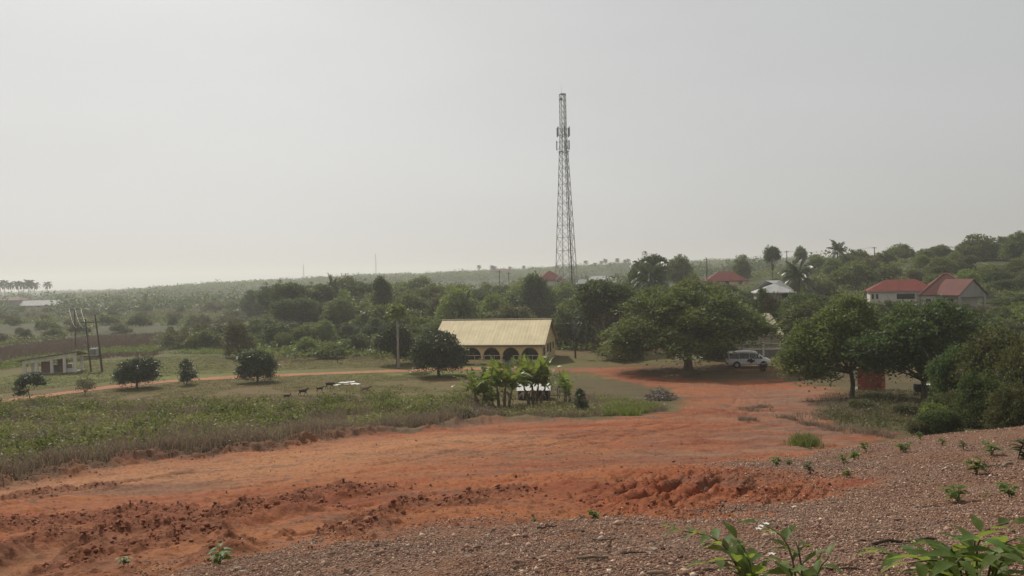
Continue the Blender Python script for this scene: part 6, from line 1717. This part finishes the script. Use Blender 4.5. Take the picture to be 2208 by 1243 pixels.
def banana(label, px, base, stems, seed):
    p = G(px, base); p.z = gz(p.x, p.y); rng = np.random.RandomState(seed)
    root = thing('banana_plant', label, 'banana plant', p, 0, 'banana plants in front of the yellow house')
    for (dx, dy, h, lean, nl, ll) in stems:
        ax = rng.uniform(0, 6.28)
        top = (dx + lean, dy + rng.normal() * 0.1, h)
        MB().tube([(dx, dy, -0.1), (dx + lean * 0.2, dy, h * 0.4), (dx + lean * 0.6, dy, h * 0.75), top], [0.13, 0.115, 0.09, 0.06], 8).build('stem', BSTEM, root, smooth=True)
        V = []; F = []
        for k in range(nl):
            az = ax + k * 2.4 + rng.normal() * 0.3
            if rng.rand() < 0.35: az = rng.choice([0.0, math.pi]) + rng.normal() * 0.5
            f = k / nl
            banana_leaf(V, F, top, az, 1.42 - 0.85 * f + rng.normal() * 0.12, ll * 1.6 * rng.uniform(0.8, 1.15), 0.36 * rng.uniform(0.85, 1.2), 0.35 + 1.25 * f + 0.4 * rng.rand(), rng)
        npmesh('leaves', np.array(V), np.array(F), LM['banana'], root)
        V = []; F = []
        for k in range(4):
            banana_leaf(V, F, (top[0], top[1], h * 0.85), rng.uniform(0, 6.28), -0.6, h * 0.6, 0.10, 0.9, rng, 0.6)
        npmesh('dead_leaves', np.array(V), np.array(F), LM['dry'], root)
banana('banana plant farthest left, with one broad leaf drooping low to the left', 1037, 892, [(-0.3, 0.1, 1.44, -0.15, 7, 1.50), (0.15, -0.1, 1.24, 0.1, 6, 1.35), (0.5, 0.3, 0.62, 0.1, 4, 0.95), (-.05, .4, 1.03, -.3, 4, 1.42)], 31)
banana('tall banana clump with ragged brown stems, second from the left', 1085, 890, [(-0.3, 0.2, 1.65, -0.1, 8, 1.75), (0.1, -0.1, 1.79, 0.1, 8, 1.82), (0.4, 0.2, 1.44, 0.25, 7, 1.58), (-0.55, -0.2, 0.69, -0.2, 4, 0.95)], 37)
banana('widest banana clump with many brown stems in front of the white-roofed pen', 1153, 884, [(-0.4, 0.1, 1.51, -0.35, 8, 1.67), (-0.1, -0.15, 1.72, -0.05, 8, 1.75), (0.15, 0.15, 1.65, 0.15, 8, 1.67), (0.4, -0.1, 1.51, 0.4, 7, 1.67)], 41)
banana('small upright banana plant farthest right', 1219, 880, [(0.0, 0.0, 1.20, 0.05, 7, 1.19), (0.3, 0.2, 0.69, 0.1, 4, 0.87)], 43)
T('sapling', 1252, 893, 836, 52, 'small bushy tree with a thin stem right of the banana plants', 'tree', rz=1.5)
T('drymound', 992, 912, 888, 62, 'low dark bush on the field corner below the banana plants', 'bush', rz=1.0)

# ------------------------------------------------------------------ the near ground
def stones(name, X, Y, size, seed, mat, sink=0.3):
    rng = np.random.RandomState(seed); n = len(X)
    Z = ground_h(X, Y)
    base = np.array([(1, 0, 0), (0, 1, 0), (-1, 0, 0), (0, -1, 0), (0, 0, 1), (0, 0, -1)], float)
    V = base[None] * (0.65 + 0.7 * rng.rand(n, 6, 1)) + rng.normal(size=(n, 6, 3)) * 0.18
    s = np.asarray(size)
    V *= (s[:, None] * (0.7 + 0.6 * rng.rand(n, 3)) * np.array([1, 1, 0.75]))[:, None]
    a = rng.uniform(0, 6.28, n); c, sn = np.cos(a)[:, None], np.sin(a)[:, None]
    x = V[..., 0] * c - V[..., 1] * sn; y = V[..., 0] * sn + V[..., 1] * c
    V = np.stack([x + X[:, None], y + Y[:, None], V[..., 2] + (Z + s * sink)[:, None]], -1)
    f = np.array([(0, 1, 4), (1, 2, 4), (2, 3, 4), (3, 0, 4), (1, 0, 5), (2, 1, 5), (3, 2, 5), (0, 3, 5)])
    F = (np.arange(n)[:, None, None] * 6 + f[None]).reshape(-1, 3)
    return tag(npmesh(name, V.reshape(-1, 3), F, mat), kind='stuff')
def stonemat(name, stops, rough=0.9):
    m, t, o = newmat(name); g = t.nodes.new('ShaderNodeNewGeometry')
    c = ramp(t, g.outputs['Random Per Island'], stops)
    c = mixc(t, 0.35, c, mixc(t, noise(t, 60, 3, 0.6, g.outputs['Position']), (0.5, 0.5, 0.5), (1.0, 0.95, 0.9)), 'MULTIPLY')
    b = N(t, 'ShaderNodeBsdfPrincipled'); b.inputs['Roughness'].default_value = rough; b.inputs['Specular IOR Level'].default_value = 0.2
    t.links.new(c, b.inputs['Base Color']); t.links.new(b.outputs[0], o.inputs['Surface']); return m
GRAVM = stonemat('laterite_gravel', [(0.0, (0.14, 0.08, 0.06)), (0.45, (0.30, 0.178, 0.13)), (0.80, (0.44, 0.29, 0.21)), (0.94, (0.60, 0.44, 0.33)), (1.0, (0.82, 0.70, 0.56))])
CLODM = stonemat('soil_clods', [(0.0, (0.17, 0.062, 0.036)), (0.6, (0.27, 0.10, 0.056)), (1.0, (0.36, 0.15, 0.085))])
def gravel():
    rng = np.random.RandomState(61)
    # density falls with distance while the stones stay gravel-sized
    n = 560000
    th = rng.uniform(R(-36), R(36), n); d = np.exp(rng.uniform(np.log(3.6), np.log(25), n))
    X = d * np.sin(th); Y = d * np.cos(th)
    sd = poly_sd(X, Y, GRAVEL) + fbm(X * 0.9, Y * 0.9, 3, 1) * 0.9
    k = (rng.rand(n) < sstep(-2.4, 0.5, sd) ** 1.3 * np.clip(0.62 + 1.4 * fbm(X * 1.1, Y * 1.1, 3, 91), 0.12, 1)) 
    X, Y, d = X[k], Y[k], d[k]
    size = (0.0032 + 0.0088 * rng.rand(len(X)) ** 2.8) * np.clip(d / 8, 0.8, 1.7)
    stones('gravel', X, Y, size, 62, GRAVM)
    k = rng.rand(len(X)) < 0.006
    stones('pebbles', X[k], Y[k] + 0.03, 0.013 + 0.018 * rng.rand(k.sum()) ** 2, 63, GRAVM)
    # clods in the broken soil
    n = 130000
    X = rng.uniform(-20, 6, n); Y = rng.uniform(7, 40, n)
    _, gr, lot, loose, sp, lane, bank = ground_fields(X, Y)
    k = rng.rand(n) < np.clip(loose * 1.0 + sp * 0.5 + bank * 0.25 + lot * 0.006 - lane, 0, 1)
    X, Y = X[k], Y[k]
    stones('soil_clods', X, Y, 0.01 + 0.04 * rng.rand(len(X)) ** 4, 64, CLODM)
    n = 30000
    X = rng.uniform(-30, 40, n); Y = rng.uniform(12, 75, n)
    _, gr, lot, loose, sp, lane, bank = ground_fields(X, Y)
    k = rng.rand(n) < np.clip(sp * 0.35 + lot * 0.012, 0, 1) * (1 - gr)
    stones('soil_clods', X[k], Y[k], 0.012 + 0.045 * rng.rand(k.sum()) ** 3, 65, CLODM)
gravel()
TWIG = pmat('dry_twig', (0.30, 0.235, 0.17), 0.9, 0.3, 12)
DTWIG = pmat('dark_twig', (0.10, 0.075, 0.055), 0.9, 0.3, 12)
def stick(px, py, L, ang, label, mat, r=0.008, bend=0.1, fork=False, seed=0):
    p = G(px, py); rng = np.random.RandomState(seed)
    pts = []
    for t in np.linspace(-0.5, 0.5, 8):
        x = p.x + math.cos(ang) * L * t - math.sin(ang) * bend * L * (0.25 - t * t) * 2
        y = p.y + math.sin(ang) * L * t + math.cos(ang) * bend * L * (0.25 - t * t) * 2 + rng.normal() * 0.006
        pts.append((x, y, gz(x, y) + r * 0.9 + 0.012 * rng.rand()))
    mb = MB(); mb.tube(pts, [r * (0.7 + 0.4 * math.sin(3 * t)) for t in np.linspace(0.5, 1.0, 8)], 6)
    if fork:
        q = Vector(pts[5]); e = q + Vector((math.cos(ang + 0.7), math.sin(ang + 0.7), 0.12)) * L * 0.25
        mb.tube([q, q.lerp(e, .5) + Vector((0, 0, .01)), e], [r * .6, r * .5, r * .25], 5)
    o = mb.build('stick', mat, None, smooth=True)
    tag(o, label, 'stick')
for k, a in enumerate((
    (1278, 1209, 0.20, 0.15, 'short thick bleached stick on the gravel left of the leafy sprays', TWIG, 0.010, 0.08),
    (1375, 1196, 0.20, 0.25, 'thin dark stick on the gravel between the bleached stick and the leafy sprays', DTWIG, 0.005, 0.02),
    (1302, 1160, 0.16, 0.05, 'curved pale twig on the upper gravel', TWIG, 0.006, -0.25),
    (1180, 1143, 0.18, 0.4, 'dark crooked twig at the top edge of the gravel', DTWIG, 0.007, 0.15),
    (2008, 1097, 0.36, 0.1, 'long pale wavy stick across the brown gravel slope', TWIG, 0.010, 0.12),
    (1950, 1186, 0.46, 0.2, 'longest dark stick lying among litter on the right gravel', DTWIG, 0.010, 0.03),
    (1925, 1192, 0.25, -0.15, 'pale twig crossing beside the longest dark stick', TWIG, 0.005, 0.1),
    (1885, 1173, 0.18, 0.1, 'short dark twig above the longest dark stick', DTWIG, 0.007, 0.2),
    (2128, 1011, 0.42, 0.0, 'pale stick on the upper right slope near a seedling', TWIG, 0.013, 0.05),
    (2176, 1006, 0.24, 0.6, 'curled pale root end on the upper right slope', TWIG, 0.02, 0.6),
    (1545, 1226, 0.18, 0.4, 'pale twig beside the stem of the left leafy spray', TWIG, 0.006, 0.1),
    (1420, 1241, 0.12, 0.1, 'stub of wood at the bottom edge of the photo', TWIG, 0.010, 0.1),
    (1120, 1228, 0.12, 0.9, 'tiny pale twig on the gravel at the bottom centre', TWIG, 0.004, 0.2),
    (830, 1180, 0.16, 0.3, 'small twig at the left end of the gravel', DTWIG, 0.006, 0.2),
    (1820, 1235, 0.2, 0.05, 'dark twig on the gravel between the two right leafy sprays', DTWIG, 0.005, 0.05),
    )): stick(*a, fork=k % 3 == 0, seed=k)

# leafy plants
def leaf_blade(V, F, base, d, up, L, W, droop, rng):
    """a pointed leaf with a midrib fold, 5 stations"""
    d = np.array(d, float); d /= np.linalg.norm(d); up = np.array(up, float)
    side = np.cross(d, up); side /= np.linalg.norm(side) + 1e-9; up = np.cross(side, d)
    prof = [0.10, 0.72, 1.0, 0.86, 0.50, 0.03]; n = len(prof)
    rows = []
    p = np.array(base, float)
    for i in range(n):
        t = i / (n - 1)
        w = W * prof[i] * 0.5
        c = p + d * L * t - up * droop * L * t * t
        rows.append((c - side * w + up * w * 0.35, c, c + side * w + up * w * 0.35))
    k = len(V)
    for r in rows: V.extend(r)
    for i in range(n - 1):
        for j in (0, 1): F.append((k + i * 3 + j, k + i * 3 + 3 + j, k + i * 3 + 4 + j, k + i * 3 + 1 + j))
STEMG = pmat('green_stem', (0.12, 0.12, 0.05), 0.7, 0.25, 10)
def spray(root, path, r, nleaf, L, W, rng, droop=0.35, t0=0.15, lift=0.15):
    """one stem with alternating leaves; path = list of points"""
    P_ = [np.array(q, float) for q in path]
    seg = [0.0]
    for a, b in zip(P_[:-1], P_[1:]): seg.append(seg[-1] + np.linalg.norm(b - a))
    at = lambda s: np.array([np.interp(s, seg, [q[i] for q in P_]) for i in range(3)])
    n = 14
    pts = [at(seg[-1] * k / n) for k in range(n + 1)]
    for _ in range(2): pts = [pts[0]] + [(pts[i - 1] + 2 * pts[i] + pts[i + 1]) / 4 for i in range(1, n)] + [pts[-1]]
    MB().tube(pts, [r * (1 - 0.65 * k / n) for k in range(n + 1)], 6).build('stem', STEMG, root, smooth=True)
    V = []; F = []
    for k in range(nleaf):
        t = t0 + (1 - t0) * k / (nleaf - 1)
        i = min(int(t * n), n - 1); c = pts[i] + (pts[i + 1] - pts[i]) * (t * n - i)
        tg = pts[i + 1] - pts[i]; tg /= np.linalg.norm(tg)
        sd = np.cross(tg, (0, 0, 1)); sd /= np.linalg.norm(sd) + 1e-9
        s = 1 if k % 2 else -1
        d = sd * s * 0.85 + tg * (0.55 + 0.6 * (t > 0.93)) + np.array([0, 0, lift]) + rng.normal(size=3) * 0.14
        sz = (0.75 + 0.45 * math.sin(math.pi * min(1, t + 0.1))) * rng.uniform(0.85, 1.15)
        leaf_blade(V, F, c + d * 0.005, d, np.array([0, 0, 1.0]) + rng.normal(size=3) * 0.25, L * sz, W * sz, droop * rng.uniform(0.5, 1.5), rng)
    npmesh('leaves', np.array(V), np.array(F), LM['near'], root, smooth=True)
def sprig(label, px, D, tips, L, W, seed, name='leafy_shrub'):
    """a shrub rooted on the slope at distance D; tips = [(px, py, dist, n leaves)]"""
    rng = np.random.RandomState(seed)
    g = GD(px, D); g.z = gz(g.x, g.y)
    root = thing(name, label, 'shrub', g)
    for (tx, ty, tD, nl) in tips:
        e = P(tx, ty, tD) - g
        m = Vector((e.x * 0.45 + rng.normal() * 0.02, e.y * 0.5, e.z * 0.86 + 0.06))
        spray(root, [(0, 0, -0.03), (e.x * 0.12, e.y * 0.15, e.z * 0.45), m, e], 0.007, nl, L, W, rng)
sprig('leafy spray with a light green arching tip, left of the three near sprays', 1640, 3.3, [(1458, 1143, 3.5, 20), (1590, 1165, 3.3, 14), (1530, 1215, 3.2, 12), (1612, 1200, 3.4, 14)], 0.115, 0.05, 71)
sprig('leafy spray with broad drooping leaves in the middle of the near sprays', 1735, 2.9, [(1640, 1128, 3.1, 15), (1705, 1150, 3.1, 14), (1785, 1205, 2.9, 13), (1680, 1215, 2.8, 11)], 0.105, 0.046, 73)
sprig('largest leafy spray at the bottom right corner with long arching leaves', 2090, 2.8, [(2175, 1128, 2.8, 18), (2035, 1180, 2.7, 17), (1895, 1192, 2.9, 15), (2120, 1165, 2.6, 16), (2225, 1160, 2.6, 15), (1960, 1215, 2.6, 14), (2060, 1215, 2.5, 14), (2160, 1200, 2.5, 14), (2250, 1210, 2.5, 14)], 0.14, 0.052, 79)
def flowers():
    root = bpy.data.objects['leafy_shrub.001']
    W = pmat('white_petal', (0.85, 0.83, 0.78), 0.6)
    for px, py, D in ((1640, 1136, 3.08), (1652, 1131, 3.1), (1668, 1150, 3.05), (1664, 1196, 2.95), (1636, 1142, 3.05)):
        c = P(px, py, D) - root.location
        V = []; F = []; rng = np.random.RandomState(px)
        for k in range(5):
            a = k * 1.257
            leaf_blade(V, F, c, (math.cos(a), math.sin(a), 0.5), (0, 0, 1), 0.016, 0.010, 0.3, rng)
        npmesh('flower', np.array(V), np.array(F), W, root, smooth=True)
flowers()
def seedling(label, px, py, hpx, seed, mat='near', nst=3, wide=1.0):
    p = G(px, py); p.z = gz(p.x, p.y); rng = np.random.RandomState(seed)
    h = hpx / FPX * p.y
    root = thing('seedling', label, 'seedling', p)
    V = []; F = []; mb = MB()
    for k in range(nst):
        a = rng.uniform(0, 6.28); l = h * rng.uniform(0.65, 1.05)
        b = Vector((math.cos(a) * h * 0.35 * wide, math.sin(a) * h * 0.35 * wide, l))
        mb.tube([(0, 0, -0.01), b * 0.5 + Vector((0, 0, l * 0.08)), b], [h * 0.03, h * 0.025, h * 0.012], 5)
        for i in range(7):
            t = 0.3 + 0.7 * i / 6; c = b * t
            az = rng.uniform(0, 6.28)
            leaf_blade(V, F, c, (math.cos(az), math.sin(az), 0.25 + 0.5 * rng.rand()), (0, 0, 1), h * 0.6 * rng.uniform(0.7, 1.2), h * 0.36, 0.5, rng)
    mb.build('stem', STEMG, root)
    npmesh('leaves', np.array(V), np.array(F), LM[mat], root, smooth=True)
for k, a in enumerate((
    ('rounded dark green seedling on the rim left of the slope', 1674, 1007, 22, 1), ('tiny seedling right of the rounded dark one on the rim', 1704, 1006, 14, 2), ('dull seedling with drooping leaves at the top of the orange bank', 1748, 1023, 24, 3, 'olive'),
    ('yellowish grassy seedling right of the orange bank', 1825, 1030, 18, 4, 'light'), ('pale seedling low in the cluster on the slope', 1818, 1003, 18, 5), ('leafy seedling in the middle of the cluster on the slope', 1842, 990, 22, 6), ('leafy seedling at the top of the cluster on the slope', 1868, 978, 20, 7),
    ('wide dark seedling alone on the upper slope', 1950, 978, 20, 8, 'near', 5, 1.8), ('small seedling near the crest of the gravel', 2032, 958, 14, 9), ('seedling with a yellow tip near the right edge of the slope', 2138, 985, 30, 10, 'light'), ('tall thin seedling beside the pale stick', 2106, 1022, 36, 11),
    ('dark two-leaved seedling in the middle of the right slope', 2066, 1086, 34, 12, 'near', 4, 1.6), ('single round leaf sprout right of the two-leaved seedling', 2124, 1076, 16, 13, 'near', 1), ('spreading seedling at the right edge of the slope', 2180, 1076, 32, 14, 'near', 4, 1.5),
    ('small green seedling on the red soil above the gravel', 1283, 1128, 20, 15, 'near', 4, 1.2), ('tiny pale seedling left of it on the red soil', 1152, 1121, 14, 16, 'light'), ('seedling with pointed leaves in the bottom left red soil', 474, 1224, 40, 17), ('tiny pale sprout in the loose soil at bottom left', 268, 1228, 22, 18, 'light'),
    ('seedling on the crest among the weeds at right', 1985, 950, 14, 19), ('trailing seedling above the wide dark one', 2078, 975, 18, 20, 'olive'), ('thin seedling at the far right of the slope', 2195, 992, 40, 21, 'olive'),
    )): seedling(*a)
# grass tufts on the bare ground
def tufts(name, spots, seed, mat='light', h=0.45, n=26):
    rng = np.random.RandomState(seed); X = []; Y = []
    for px, py, w in spots:
        p = G(px, py); r = w / FPX * p.y / 2
        X += list(p.x + rng.normal(size=n) * r * 0.55); Y += list(p.y + rng.normal(size=n) * r * 0.9)
    return blades(name, np.array(X), np.array(Y), rng, 9, (h * 0.4, h), 0.07, 0.012, mat)
tufts('grass_tufts', [(1738, 963, 55), (1735, 960, 35)], 81, 'mid', 0.6, 60)
tufts('grass_tufts', [(1612, 908, 40), (1620, 885, 60), (1700, 905, 40), (1745, 918, 40), (1860, 935, 80), (1900, 940, 60), (1790, 925, 60), (1640, 880, 30)], 83, 'dry', 0.4, 40)

def litter():
    rng = np.random.RandomState(95); n = 900
    th = rng.uniform(R(-36), R(36), n); d = np.exp(rng.uniform(np.log(3.8), np.log(20), n))
    X = d * np.sin(th); Y = d * np.cos(th)
    k = (poly_sd(X, Y, GRAVEL) > -0.5) & (fbm(X * 0.8, Y * 0.8, 3, 97) > 0.02)
    X, Y = X[k], Y[k]
    C = np.stack([X, Y, ground_h(X, Y) + 0.018], 1)
    V, F = leaves_mesh(C, 0.055, rng, 0.8, 0.35)
    tag(npmesh('leaf_litter', V, F, LM['dry']), kind='stuff')
litter()

# ------------------------------------------------------------------ haze
def build_haze():
    mb = MB().box(-4300, 4300, -4300, 4300, -14, 78)
    m, t, o = newmat('haze_air')
    v = N(t, 'ShaderNodeVolumePrincipled')
    v.inputs['Density'].default_value = HAZE_DENSITY
    v.inputs['Color'].default_value = HAZE_COLOR
    v.inputs['Anisotropy'].default_value = HAZE_ANISO
    t.links.new(v.outputs[0], o.inputs['Volume'])
    h = mb.build('haze', m)
    tag(h, kind='stuff')
build_haze()
